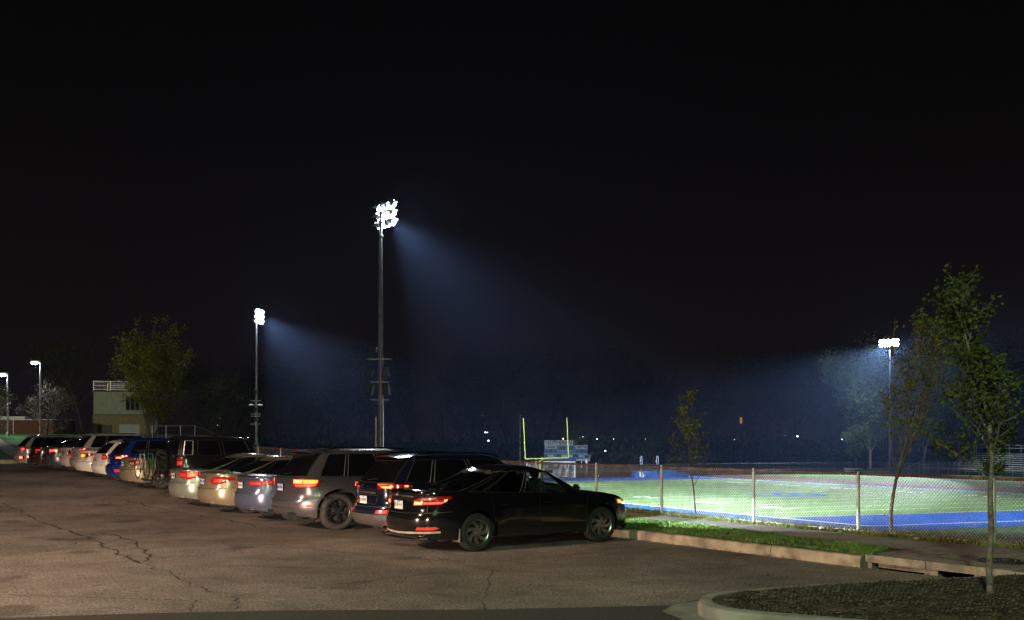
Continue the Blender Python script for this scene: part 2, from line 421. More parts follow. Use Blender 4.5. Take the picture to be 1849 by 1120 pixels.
# storm drain
dr=empty('storm_drain',P(-8.2,13.6,0)); tag(dr,'concrete storm drain inlet with dark openings under its slab beside the kerb end','storm drain')
def local(par,mb): 
    M=Matrix.Translation(-Vector(par.location)); mb.v=[tuple(M@Vector(p)) for p in mb.v]; return mb
def uvbox(mb,u0,u1,v0,v1,z0,z1):
    mb.prism([P(u0,v0)[:2],P(u1,v0)[:2],P(u1,v1)[:2],P(u0,v1)[:2]],z0,z1)
M_CONC2=mat('old_concrete',(.22,.19,.15),.92,var=.35,vscale=5,bump=.9,bscale=60)
for a,b in((-9.27,-8.28),(-8.265,-7.0)):
    mb=MB(); uvbox(mb,a,b,13.0,14.12,.085,.195); o=local(dr,mb).build('top_slab',M_CONC2,dr)
mb=MB(); uvbox(mb,-8.33,-8.12,13.06,13.5,-.1,.083); local(dr,mb).build('pier',M_CONC2,dr)
mb=MB(); uvbox(mb,-9.26,-9.18,13.04,13.5,-.1,.083); local(dr,mb).build('pier',M_CONC2,dr)
mb=MB(); uvbox(mb,-7.55,-7.02,13.02,13.5,-.1,.083); local(dr,mb).build('pier',M_CONC2,dr)
mb=MB(); uvbox(mb,-9.17,-8.34,13.16,13.3,.0,.083); uvbox(mb,-9.17,-7.02,12.96,13.04,-.3,-.012); local(dr,mb).build('sill',M_CONC2,dr)
mb=MB(); uvbox(mb,-9.3,-7.0,13.95,14.05,-.6,.083); uvbox(mb,-9.3,-7.0,13.04,13.95,-.62,-.5); local(dr,mb).build('catch_basin',M_UNDER,dr)
# raised slab edge toward the right: kerb turning to the island
pts=[P(-7.0,13.04),P(-6.6,13.02),P(-6.2,12.9),P(-5.9,12.6),P(-5.7,12.2)]
ribbon('kerb',[(p.x,p.y,0) for p in pts],[(-.07,-.25),(-.07,.19),(.07,.19),(.07,-.25)],M_CONC)
mb=MB(); uvbox(mb,-6.98,8,13.1,14.11,-.3,.19); o=mb.build('sidewalk_apron',M_WALK); tag(o,kind='structure')
# manhole
mh=empty('manhole_cover',onz(1812,1014,.2)); tag(mh,'round dark metal manhole cover set in the sidewalk slab','manhole cover')
mb=MB(); mb.lathe([(0,.012),(.27,.012),(.30,.010),(.30,-.02)],n=32)
for r in(.08,.16,.24):
    for k in range(int(r*110)):
        a=2*math.pi*k/int(r*110); mb.box((r*math.cos(a),r*math.sin(a),.015),(.022,.022,.008),a)
mb.build('lid',mat('cast_iron',(.05,.05,.052),.45,.7,var=.4,vscale=30,bump=1,bscale=60),mh)
mb=MB(); mb.lathe([(.30,.0),(.30,.016),(.345,.012),(.345,-.02)],n=32); mb.build('ring',M_UNDER,mh)

# island
back=[(1262,1078),(1275,1071),(1300,1067.5),(1400,1059),(1500,1052),(1600,1047),(1700,1043),(1800,1039),(1870,1031),(1990,1010)]
front=[(1258,1084),(1270,1093),(1310,1103),(1400,1111),(1500,1119),(1650,1132),(1850,1152),(2200,1190)]
outl=[onz(x,y,.15) for x,y in back[::-1]]+[onz(x,y,.15) for x,y in front]
def smooth_poly(p,n=3):
    for _ in range(n):
        q=[p[0]]
        for a,b in zip(p,p[1:]): q+= [a*.75+b*.25,a*.25+b*.75]
        p=q+[p[-1]]
    return p
sp_=smooth_poly(outl,2)
cen=Vector((6.2,11.3,0)); 
d=sp_[1]-sp_[0]; nr=Vector((-d.y,d.x,0)); inward=1 if nr.dot(cen-sp_[0])>0 else -1
IPROF=[(0*inward,-.2),(0,.10),(.02*inward,.14),(.05*inward,.152),(.16*inward,.152),(.17*inward,.13),(.17*inward,-.2)]
for i in range(0,len(sp_)-1,6):
    ribbon('island_kerb',[(p.x,p.y,0) for p in sp_[i:i+7]],IPROF,M_GUT)
# mulch bed
rnd=random.Random(4)
inner=[]
for i,p in enumerate(sp_):
    a=sp_[max(i-1,0)]; b=sp_[min(i+1,len(sp_)-1)]; d=(b-a); d.z=0; d.normalize(); inner.append(p+Vector((-d.y,d.x,0))*inward*.165)
mb=MB(); rings=8; v=[];f=[]; N=len(inner)
from mathutils import noise as mnoise
def mulchz(x,y,k): return .125+.10*sm(k*1.6)+.02*mnoise.noise(Vector((x*3,y*3,0)))+.012*mnoise.noise(Vector((x*11,y*11,2)))
# bed = strips between the back edge and the front edge
half=None
nb=[i for i,p in enumerate(inner)]
lft=min(range(N),key=lambda i:inner[i].x)
A=inner[:lft+1][::-1]; B=inner[lft:]
def resample(p,n):
    Ls=[0]
    for a,b in zip(p,p[1:]): Ls.append(Ls[-1]+(b-a).length)
    out=[]
    for k in range(n+1):
        t=Ls[-1]*k/n; i=0
        while i<len(Ls)-2 and Ls[i+1]<t: i+=1
        q=(t-Ls[i])/max(1e-9,Ls[i+1]-Ls[i]); out.append(p[i]*(1-q)+p[i+1]*q)
    return out
NA,NBB=110,50
A=resample(A,NA); B=resample(B,NA)
for i in range(NA+1):
    for k in range(NBB+1):
        t=k/NBB; q=A[i]*(1-t)+B[i]*t; w=min(t,1-t)*(A[i]-B[i]).length
        v.append((q.x,q.y,mulchz(q.x,q.y,w)))
for i in range(NA):
    for k in range(NBB): f.append((i*(NBB+1)+k,i*(NBB+1)+k+1,(i+1)*(NBB+1)+k+1,(i+1)*(NBB+1)+k))
o=raw('planting_bed',v,f,M_MULCH,smooth=True); tag(o,kind='structure')
v=[];f=[]
for _ in range(26000):
    i=rnd.random()*NA; t=rnd.random(); a=A[int(i)]; b=B[int(i)]; q=a*(1-t)+b*t; w=min(t,1-t)*(a-b).length
    z=mulchz(q.x,q.y,w)+rnd.uniform(.0,.012); L=rnd.uniform(.008,.035); W=rnd.uniform(.003,.009); an=rnd.uniform(0,3.14); tl=rnd.uniform(-.5,.5)
    dx,dy=math.cos(an)*L,math.sin(an)*L; ex,ey=-math.sin(an)*W,math.cos(an)*W; n=len(v)
    v+=[(q.x-dx-ex,q.y-dy-ey,z),(q.x+dx-ex,q.y+dy-ey,z+tl*L),(q.x+dx+ex,q.y+dy+ey,z+tl*L+W*.5),(q.x-dx+ex,q.y-dy+ey,z+W*.5)]; f.append((n,n+1,n+2,n+3))
o=raw('bark_chips',v,f,mat('bark_chip',(.05,.037,.022),.9,color2=(.20,.16,.11),var=.5,vscale=22)); tag(o,'scattered brown and pale bark chips covering the planting bed','mulch',kind='stuff')
# grass blades
def blades(name,n,samp,hmin,hmax,m,label,seed,w=.006):
    rnd=random.Random(seed); v=[];f=[]
    for _ in range(n):
        x,y,z=samp(rnd); h=rnd.uniform(hmin,hmax); a=rnd.uniform(0,6.28); lean=rnd.uniform(0,.6)*h; b=rnd.uniform(0,6.28); k=len(v)
        wx,wy=math.cos(a)*w,math.sin(a)*w; lx,ly=math.cos(b)*lean,math.sin(b)*lean
        v+=[(x-wx,y-wy,z),(x+wx,y+wy,z),(x+wx*.7+lx*.4,y+wy*.7+ly*.4,z+h*.6),(x-wx*.7+lx*.4,y-wy*.7+ly*.4,z+h*.6),(x+lx,y+ly,z+h)]
        f+=[(k,k+1,k+2,k+3),(k+3,k+2,k+4)]
    o=raw(name,v,f,m); tag(o,label,'grass',kind='stuff'); return o
def s1(r):
    while 1:
        u=r.uniform(-19,-9.2); a=13.07; b=nearv(u)+.02
        if u>-9.6: b=13.1+( -9.2-u)*2.5
        vv=r.uniform(a,b+.03)
        # clumping
        if mnoise.noise(Vector((u*1.3,vv*1.3,5)))+.55>r.random()*.9:
            p=P(u,vv); return p.x,p.y,groundz(u,13.5)
blades('verge_grass',30000,s1,.015,.06,M_BLADE,'short green grass growing in the verge between the kerb and the sidewalk',1)
def s1b(r):
    x,y,z=s1(r); return x,y,z
blades('dry_verge_grass',5000,s1b,.02,.06,M_BLADE2,'dry yellowed blades mixed into the verge by the kerb',7)
def s2(r):
    u=r.uniform(-24,-6); vv=15.60+abs(r.gauss(0,.55)); p=P(u,vv); return p.x,p.y,groundz(u,vv)
blades('fence_line_grass',20000,s2,.02,.11,M_BLADE2,'longer dry grass growing along the foot of the chain link fence',3)
blades('fence_bank_grass',18000,s2,.02,.09,M_BLADE,'green grass on the bank behind the chain link fence',5)

# fallen leaves and litter of twigs in the gutter, on the sidewalk and the bed
rnd=random.Random(21); v=[];f=[]
for i in range(900):
    k=rnd.random(); u=rnd.uniform(-20,-6.5)
    if k<.45: vv=12.93-abs(rnd.gauss(0,.10)); z=lotz(u)+.012
    elif k<.8: vv=rnd.uniform(13.2,15.6); z=groundz(u,15)+.025
    else: vv=12.9-abs(rnd.gauss(0,1.6)); z=lotz(u)+.012
    p=P(u,vv); L=rnd.uniform(.012,.035); a=rnd.uniform(0,6.28); n=len(v); t=rnd.uniform(0,.02)
    if 12.98<vv<13.2: continue
    v+=[(p.x,p.y,z),(p.x+math.cos(a)*L+math.sin(a)*L*.4,p.y+math.sin(a)*L-math.cos(a)*L*.4,z+t),(p.x+math.cos(a)*L*2,p.y+math.sin(a)*L*2,z+t*.5),(p.x+math.cos(a)*L-math.sin(a)*L*.4,p.y+math.sin(a)*L+math.cos(a)*L*.4,z+t)]; f.append((n,n+1,n+2,n+3))
o=raw('fallen_leaves',v,f,mat('dead_leaf',(.09,.055,.025),.9,color2=(.22,.17,.10),var=.4,vscale=6)); tag(o,'small dead leaves scattered along the kerb and the sidewalk','leaf litter',kind='stuff')
# ------------------------------------------------------------------ sports field
C0=Vector((25.2,70.6,0)); FR=Vector((28.2,157.6,0)); FL=Vector((-18.2,142.4,0)); NR=Vector((71.6,85.7,0))
f2=(FR-FL).normalized(); f1=(FL-C0).normalized(); LEN=(FL-C0).length; WID=(FR-FL).length
def fp(a,b,z=0): return C0+f1*a+f2*b+Vector((0,0,FZ+z))
def fquad(name,a0,a1,b0,b1,z,m):
    o=raw(name,[tuple(fp(a,b,z)) for a,b in((a0,b0),(a1,b0),(a1,b1),(a0,b1))],[(0,1,2,3)],m); tag(o,kind='structure'); return o
fquad('outer_turf',-40,LEN+14,-30,WID+26,.0,M_TURFD)
fquad('blue_border',-3.2,LEN+2.2,-2.3,WID+2.2,.010,M_BLUE)
fquad('playing_field',8.6,LEN-9.1,0,WID,.030,M_TURF)
fquad('blue_end_zone',-1.9,8.6,0.0,WID,.020,M_BLUE)
fquad('blue_end_zone',LEN-9.1,LEN,0,WID,.020,M_BLUE)
lw=.13
mb=MB()
def fline(a0,a1,b0,b1,z=.042): mb.add([fp(a,b,z) for a,b in((a0,b0),(a1,b0),(a1,b1),(a0,b1))],[(0,1,2,3)])
fline(-.25,LEN,-.22,.22); fline(-.25,.02,.22,WID); fline(LEN-.1,LEN+.1,0,WID); fline(0,LEN,WID-.15,WID+.15)
ny=int((LEN-17.7)/4.57)
for i in range(1,ny): fline(8.6+4.57*i-.09,8.6+4.57*i+.09,.2,WID-.2)
fline(8.5,8.7,.2,WID-.2); fline(LEN-9.2,LEN-9.0,.2,WID-.2)
for i in range(1,5*ny):
    a=8.6+4.57*i/5
    for b in(1.2,16.3,32,WID-1.8): fline(a-.05,a+.05,b,b+.6)
mb.build('field_lines',M_LINE); tag(bpy.data.objects['field_lines'],kind='structure')
# numerals
rz=math.atan2(f1.y,f1.x)
for i in range(1,ny//2+1):
    yd=i*10; yd=yd if yd<=50 else 100-yd
    if yd<=0: continue
    for b,rot in((8.2,0),(WID-8.2,math.pi)):
        a=8.6+9.14*i
        if a>LEN-12: continue
        s_='%d %d'%(yd//10,yd%10); s_=s_ if rot else s_[::1]
        p=fp(a,b,.05); M=Matrix.Translation(p)@Matrix.Rotation(math.atan2(f1.y,f1.x)+rot+math.pi*0,4,'Z')
        M=Matrix.Translation(p)@Matrix.Rotation(math.atan2(-f1.y,-f1.x)+(0 if rot==0 else math.pi)+math.pi*(1 if rot==0 else 1),4,'Z')
        o=text_mesh(s_,3.0,M_LINE,'field_number',None,M,.002,.06); tag(o,kind='structure')
# soccer and midfield logo marks
mb=MB(); cx_,cy_=(8.6+LEN-9.1)/2-6,WID/2
for r0,r1,a0,a1 in((2.9,3.9,0,300),(0.6,1.6,40,380)):
    n=30
    for k in range(n):
        t0=R_(a0+(a1-a0)*k/n); t1=R_(a0+(a1-a0)*(k+1)/n)
        mb.add([fp(cx_+r*math.cos(t),cy_+r*math.sin(t),.046) for r,t in((r0,t0),(r1,t0),(r1,t1),(r0,t1))],[(0,1,2,3)])
mb.build('field_emblem',M_BLUE); tag(bpy.data.objects['field_emblem'],kind='structure')
# running track (far end and right side)
mb=MB(); z=.016
mb.add([fp(LEN+5,-60,z),fp(LEN+14,-60,z),fp(LEN+14,WID+14,z),fp(LEN+5,WID+14,z)],[(0,1,2,3)])
mb.add([fp(-40,WID+4,z),fp(LEN+5,WID+4,z),fp(LEN+5,WID+13,z),fp(-40,WID+13,z)],[(0,1,2,3)])
mb.build('running_track',M_TRACK); tag(bpy.data.objects['running_track'],kind='structure')
# ------------------------------------------------------------------ cars
def lerp_tab(tab,x):
    if x<=tab[0][0]: return tab[0][1]
    for (a,b),(c,d) in zip(tab,tab[1:]):
        if x<=c: return b+(d-b)*(x-a)/max(1e-9,c-a)
    return tab[-1][1]
def smooth_tab(tab,n=2):
    for _ in range(n):
        q=[tab[0]]
        for (a,b),(c,d) in zip(tab,tab[1:]): q+=[(a*.75+c*.25,b*.75+d*.25),(a*.25+c*.75,b*.25+d*.75)]
        tab=q+[tab[-1]]
    return tab
class Car:
    def __init__(s,**k):
        s.__dict__.update(dict(pr=8,qr=2.5,pf=7,qf=2.2,clear=.22,tumble=.16,arch=.06,crown=.035,roofc=.045)); s.__dict__.update(k)
        s.w=s.W/2; s.xa=(s.ro,s.ro+s.wb); s.Ra=s.R+s.arch
        s.zd=smooth_tab(s.zd); s.rear=smooth_tab(s.rear); s.front=smooth_tab(s.front)
        # dense reference outline from rear centre to front centre (right side, y<0)
        pts=[]
        n=60
        for i in range(n+1): y=.9*s.w*i/n; pts.append((s.xend(y,0),y))
        x0=pts[-1][0]; x1=s.xend(.9*s.w,1)
        for i in range(1,120): x=x0+(x1-x0)*i/120; pts.append((x,s.yside(x)))
        for i in range(n,-1,-1): y=.9*s.w*i/n; pts.append((s.xend(y,1),y))
        s.ref=pts; s.sl=[0]
        for a,b in zip(pts,pts[1:]): s.sl.append(s.sl[-1]+math.hypot(b[0]-a[0],b[1]-a[1]))
        s.half=s.sl[-1]
    def xend(s,y,front):
        xc=s.L/2; a=xc; p,q=(s.pf,s.qf) if front else (s.pr,s.qr)
        r=(1-(abs(y)/s.w)**q)**(1/p)
        return xc+a*r if front else xc-a*r
    def yside(s,x):
        xc=s.L/2; p,q=(s.pf,s.qf) if x>xc else (s.pr,s.qr)
        return s.w*(1-(abs(x-xc)/xc)**p)**(1/q)
    def wy(s,z):
        t=z/s.belt
        return lerp_tab([(0,.93),(.22,.955),(.42,.995),(.62,1.0),(.8,.988),(.93,.968),(1.0,.945),(1.1,.935)],t)
    def disp(s,x0,y0,z):
        wr=1-sm(x0/.62); wf=1-sm((s.L-x0)/.7)
        x=x0+lerp_tab(s.rear,z)*wr-lerp_tab(s.front,z)*wf
        k=s.wy(z)
        if abs(y0)<.5*s.w: k=1
        else:
            t=sm((abs(y0)/s.w-.5)/.5); k=1+(k-1)*t
        # gentle flare over the wheels
        fl=0
        for xa in s.xa:
            d=math.hypot(x0-xa,z-s.R)
            fl+=s.flare*math.exp(-((d-s.Ra)/.10)**2) if z>s.R*.7 else 0
        y=y0*k+(fl*math.copysign(1,y0) if abs(y0)>.8*s.w else 0)
        return x,y
    flare=.018
    def S(s,t,z,off=0):
        """surface point; t: arc length from rear centre, + to the right"""
        def pt(t,z):
            a=min(abs(t),s.half); i=0
            lo,hi=0,len(s.sl)-1
            while hi-lo>1:
                m=(lo+hi)//2
                if s.sl[m]<=a: lo=m
                else: hi=m
            q=(a-s.sl[lo])/max(1e-9,s.sl[hi]-s.sl[lo]); x0=s.ref[lo][0]*(1-q)+s.ref[hi][0]*q; y0=s.ref[lo][1]*(1-q)+s.ref[hi][1]*q
            y0=-y0 if t>=0 else y0
            x,y=s.disp(x0,y0,z); return Vector((x,y,z))
        p=pt(t,z)
        if off:
            dt=pt(t+.01,z)-pt(t-.01,z); dz=pt(t,z+.01)-pt(t,z-.01); n=dt.cross(dz)
            if n.length<1e-9: n=Vector((-1,0,0))
            n.normalize()
            c=Vector((s.L/2,0,z))
            if n.dot(p-c)<0: n=-n
            p=p+n*off
        return p
    def xs_at_side(s,x):  # arc length on the side at reference x
        for i in range(len(s.ref)-1):
            if s.ref[i][1]>.85*s.w and s.ref[i][0]<=x<=s.ref[i+1][0]: return s.sl[i]+(x-s.ref[i][0])
        return s.sl[60]
def body(car,m,root):
    s=car
    cols=[]
    for i in range(12): y=.9*s.w*i/11; cols.append((s.xend(y,0),y))
    x0=cols[-1][0]; x1=s.xend(.9*s.w,1)
    X=set()
    for xa in s.xa:
        for k in range(17): X.add(round(xa-s.Ra*math.cos(math.pi*k/16),4))
        X.add(round(xa-s.Ra-.004,4)); X.add(round(xa+s.Ra+.004,4))
    X|={round(x0+(x1-x0)*i/26,4) for i in range(1,26) if all(abs(abs(x0+(x1-x0)*i/26-xa)-s.Ra)>.03 for xa in s.xa)}
    X={x for x in X if x0+.02<x<x1-.02}
    for x in sorted(X): cols.append((x,s.yside(x)))
    for i in range(11,-1,-1): y=.9*s.w*i/11; cols.append((s.xend(y,1),y))
    n=len(cols)
    ring=[(x,-y) for x,y in cols]+[(x,y) for x,y in cols[::-1][1:-1]]
    NR_=len(ring)
    zs=[0,.05,.1,.17,.24,.31,.38,.45,.52,.58,.64,.7,.76,.82,.88,.93,.97,1.0]
    def zb(x,y):
        z=s.clear+.05*(1-sm(x/.5))+.03*(1-sm((s.L-x)/.5))
        if abs(y)>.8*s.w:
            for xa in s.xa:
                d=abs(x-xa)
                if d<s.Ra-.0005: z=max(z,s.R+math.sqrt(s.Ra**2-d*d))
                elif d<s.Ra+.001: z=max(z,s.clear)
        return z
    v=[];f=[]
    for x0_,y0_ in ring:   # inner lip
        b=zb(x0_,y0_); x,y=s.disp(x0_,y0_,b); v.append(((x-s.L/2)*.97+s.L/2,y*.86,b+.004))
    for k,t in enumerate(zs):
        for x0_,y0_ in ring:
            b=zb(x0_,y0_); top=lerp_tab(s.zd,x0_); z=b+(top-b)*t
            x,y=s.disp(x0_,y0_,z)
            if t>.96:   # rounded shoulder
                q=(t-.96)/.04*.012; z-=q*.6; y-=math.copysign(min(q,abs(y)),y); 
                x+=q*(1-sm(x0_/.3))-q*(1-sm((s.L-x0_)/.3))
            v.append((x,y,z))
    K=len(zs)+1
    for k in range(K-1):
        for i in range(NR_):
            j=(i+1)%NR_; f.append((k*NR_+i,k*NR_+j,(k+1)*NR_+j,(k+1)*NR_+i))
    # deck, strips across
    top=(K-1)*NR_; Mx=12; prev=None
    for i in range(n):
        a=top+i; b=top+(NR_-i)%NR_
        row=[a]
        if a!=b:
            pa=Vector(v[a]); pb=Vector(v[b])
            cr_=s.crown*sm(min(i,n-1-i)/9)
            for q in range(1,Mx):
                t=q/Mx; p=pa.lerp(pb,t); e=1-(2*t-1)**2
                v.append((p.x,p.y,p.z+cr_*(e**.7))); row.append(len(v)-1)
            row.append(b)
        if prev:
            if len(prev)==1: 
                for q in range(len(row)-1): f.append((prev[0],row[q],row[q+1]))
            elif len(row)==1:
                for q in range(len(prev)-1): f.append((prev[q],row[0],prev[q+1]))
            else:
                for q in range(Mx): f.append((prev[q],row[q],row[q+1],prev[q+1]))
        prev=row
    mb=MB(); mb.add(v,f); return mb
def cabin(car,mb,m,glass,root):
    """greenhouse: painted pillars and roof join the body mesh, each pane is its own part"""
    s=car; g=s.gh
    T=[0,.05,.10,.17,.25,.35,.45,.55,.65,.75,.83,.88,.92,.96,1.0]
    T0,T1=.10,.88
    fcols=sorted(set(g['f']+[round(i/22,4) for i in range(1,22)]))
    # merge columns too near the window breaks
    fc=[]
    for a in fcols:
        if a in g['f'] or all(abs(a-b)>.018 for b in g['f']): fc.append(a)
    p=12;q=4
    ye=[0,.12,.24,.36,.48,.6,.7,.78,.86]
    cols=[('r',y) for y in ye]+[('s',a) for a in fc if .035<a<.965]+[('f',y) for y in ye[::-1]]
    n=len(cols)
    ring=[(c,-1) for c in cols]+[(c,1) for c in cols[::-1][1:-1]]; N=len(ring)
    v=[]
    def posn(c,side,t):
        xr=g['br']+(g['tr']-g['br'])*t - g.get('bow',.03)*math.sin(math.pi*t); xf=g['bf']+(g['tf']-g['bf'])*t+g.get('bowf',.05)*math.sin(math.pi*t)
        if t>.88: q_=(t-.88)/.12; xr+=.05*q_*q_; xf-=.05*q_*q_
        wbse=s.w*g.get('wb',.93); w=wbse*(1-(s.tumble)*t**1.25)
        if t>.88: w-=.055*((t-.88)/.12)**2
        xm,a=(xr+xf)/2,(xf-xr)/2
        if c[0]=='s':
            x=xr+(xf-xr)*c[1]; y=w*(1-abs((x-xm)/a)**p)**(1/q)
            # plan taper toward the ends
            y*=1-g.get('taper',.07)*(1-sm(c[1]/.35))*1-.04*(1-sm((1-c[1])/.3))
            ff=c[1]
        else:
            y=w*c[1]; r=(1-c[1]**q)**(1/p); x=xm-a*r if c[0]=='r' else xm+a*r
            e=(1-g.get('taper',.07)) if c[0]=='r' else .96
            y*=e; ff=0 if c[0]=='r' else 1
            x+= (c[1]**2)*g.get('curve',.09)*(1 if c[0]=='r' else -1.3)*1.0
        if c[0]=='s':
            e=max(0,1-min(ff,1-ff)/.16); x+=e*e*g.get('curve',.09)*(1 if ff<.5 else -1.3)*.75
        zbse=lerp_tab(s.zd,min(max(x,0),s.L))-.03
        xrf=(x-xr)/(xf-xr); zt=lerp_tab(g['zr'],xrf)
        return (x,y*side,zbse+(zt-zbse)*t)
    for t in T:
        for c,sd in ring: v.append(posn(c,sd,t))
    f=[];panes={}
    wins=g['win']
    for k in range(len(T)-1):
        for i in range(N):
            j=(i+1)%N; quad=(k*N+i,k*N+j,(k+1)*N+j,(k+1)*N+i)
            (c1,s1_),(c2,s2_)=ring[i],ring[j]; key=None
            if T0-.001<=T[k] and T[k+1]<=T1+.001:
                if c1[0]=='s' and c2[0]=='s':
                    a,b=min(c1[1],c2[1]),max(c1[1],c2[1])
                    for wi,(wa,wb_) in enumerate(wins):
                        if a>=wa-.001 and b<=wb_+.001: key=('s',wi,s1_ if s1_==s2_ else 1)
                    if key is None and a>=wins[0][0] and b<=wins[-1][1]: key=('b',0 if b<.4 else 1,s1_ if s1_==s2_ else 1)
                elif c1[0]==c2[0] and max(c1[1],c2[1])<=.861 and c1[0] in 'rf':
                    key=(c1[0],0,0)
                    if c1[0]=='r' and T[k]<g.get('rt0',.1): key=None
            if key: panes.setdefault(key,[]).append(quad)
            else: f.append(quad)
    top=(len(T)-1)*N; Mx=10; prev=None
    for i in range(n):
        a=top+i; b=top+(N-i)%N; row=[a]
        if a!=b:
            pa=Vector(v[a]); pb=Vector(v[b]); cr_=s.roofc*sm(min(i,n-1-i)/8)
            for q_ in range(1,Mx):
                t=q_/Mx; pp=pa.lerp(pb,t); v.append((pp.x,pp.y,pp.z+cr_*(1-(2*t-1)**2)**.8)); row.append(len(v)-1)
            row.append(b)
        if prev:
            if len(prev)==1:
                for q_ in range(len(row)-1): f.append((prev[0],row[q_],row[q_+1]))
            elif len(row)==1:
                for q_ in range(len(prev)-1): f.append((prev[q_],row[0],prev[q_+1]))
            else:
                for q_ in range(Mx): f.append((prev[q_],row[q_],row[q_+1],prev[q_+1]))
        prev=row
    mb.add(v,f)
    for key,qs in panes.items():
        g2=glass if key[0]!='b' else M_PILLAR
        if key[0]=='r' and s.__dict__.get('rglass'): g2=s.rglass
        if key[0]=='s' and s.__dict__.get('sglass') and key[1] in s.sdark: g2=s.sglass
        b=MB(); idx={}
        for qd in qs:
            for a in qd:
                if a not in idx: idx[a]=len(idx); b.v.append(v[a])
            b.f.append(tuple(idx[a] for a in qd)); b.m.append(0)
        nm={'r':'rear_window','f':'windshield','s':'side_window','b':'pillar_trim'}[key[0]]
        b.build(nm,g2,root,smooth=True)
        if key[0]=='b': continue
        # dark rubber frame round each pane
        fr=MB(); ec={}
        for qd in qs:
            for a,c in zip(qd,qd[1:]+qd[:1]): e_=tuple(sorted((a,c))); ec[e_]=ec.get(e_,0)+1
        cen=Vector((s.L/2,0,.9))
        for (a,c),cnt in ec.items():
            if cnt==1:
                pa,pc=Vector(v[a]),Vector(v[c]); o_=(pa-cen); o_.normalize(); fr.bar(pa+o_*.003,pc+o_*.003,.014,.010)
        fr.build('window_frame',s.__dict__.get('trim',M_BLACKTRIM),root)
    s.cabpos=posn
def patch(car,name,poly,m,root,off=.008,side=1,maxe=.05,thick=True):
    """a raised piece following the bodywork. poly in (arc length from rear centre, height)"""
    bm=bmesh.new(); vs=[bm.verts.new((a,z,0)) for a,z in poly]; bm.faces.new(vs)
    bmesh.ops.triangulate(bm,faces=bm.faces[:])
    for _ in range(5):
        es=[e_ for e_ in bm.edges if e_.calc_length()>maxe]
        if not es: break
        bmesh.ops.subdivide_edges(bm,edges=es,cuts=1); bmesh.ops.triangulate(bm,faces=bm.faces[:])
    bm.verts.ensure_lookup_table(); bnd=[(e_.verts[0].index,e_.verts[1].index) for e_ in bm.edges if len(e_.link_faces)==1]
    n=len(bm.verts); v=[tuple(car.S(a.co.x*side,a.co.y,off)) for a in bm.verts]; f=[tuple(q.index for q in fa.verts) for fa in bm.faces]
    if thick:
        v+=[tuple(car.S(a.co.x*side,a.co.y,-.006)) for a in bm.verts]; f+=[(a,b,b+n,a+n) for a,b in bnd]
    bm.free(); mb=MB(); mb.add(v,f); return mb.build(name,m,root,smooth=True,sharp=30)
def strip(car,name,pts,w,m,root,side=1,off=.002):
    mb=MB()
    P3=[]
    for (a,z),(b,y) in zip(pts,pts[1:]):
        n=max(1,int(math.hypot(b-a,y-z)/.05))
        for k in range(n): t=k/n; P3.append((a+(b-a)*t,z+(y-z)*t))
    P3.append(pts[-1])
    for i,(a,z) in enumerate(P3):
        b,y=P3[min(i+1,len(P3)-1)]; c,x=P3[max(i-1,0)]; d=math.hypot(b-c,y-x) or 1; nx,ny=-(y-x)/d*w/2,(b-c)/d*w/2
        mb.v.append(tuple(car.S((a+nx)*side,z+ny,off))); mb.v.append(tuple(car.S((a-nx)*side,z-ny,off)))
        if i: mb.f.append((2*i-2,2*i-1,2*i+1,2*i)); mb.m.append(0)
    return mb
M_PILLAR=mat('gloss_black_pillar',(.006,.006,.006),.15,coat=1,var=.1)
WHEELS={}
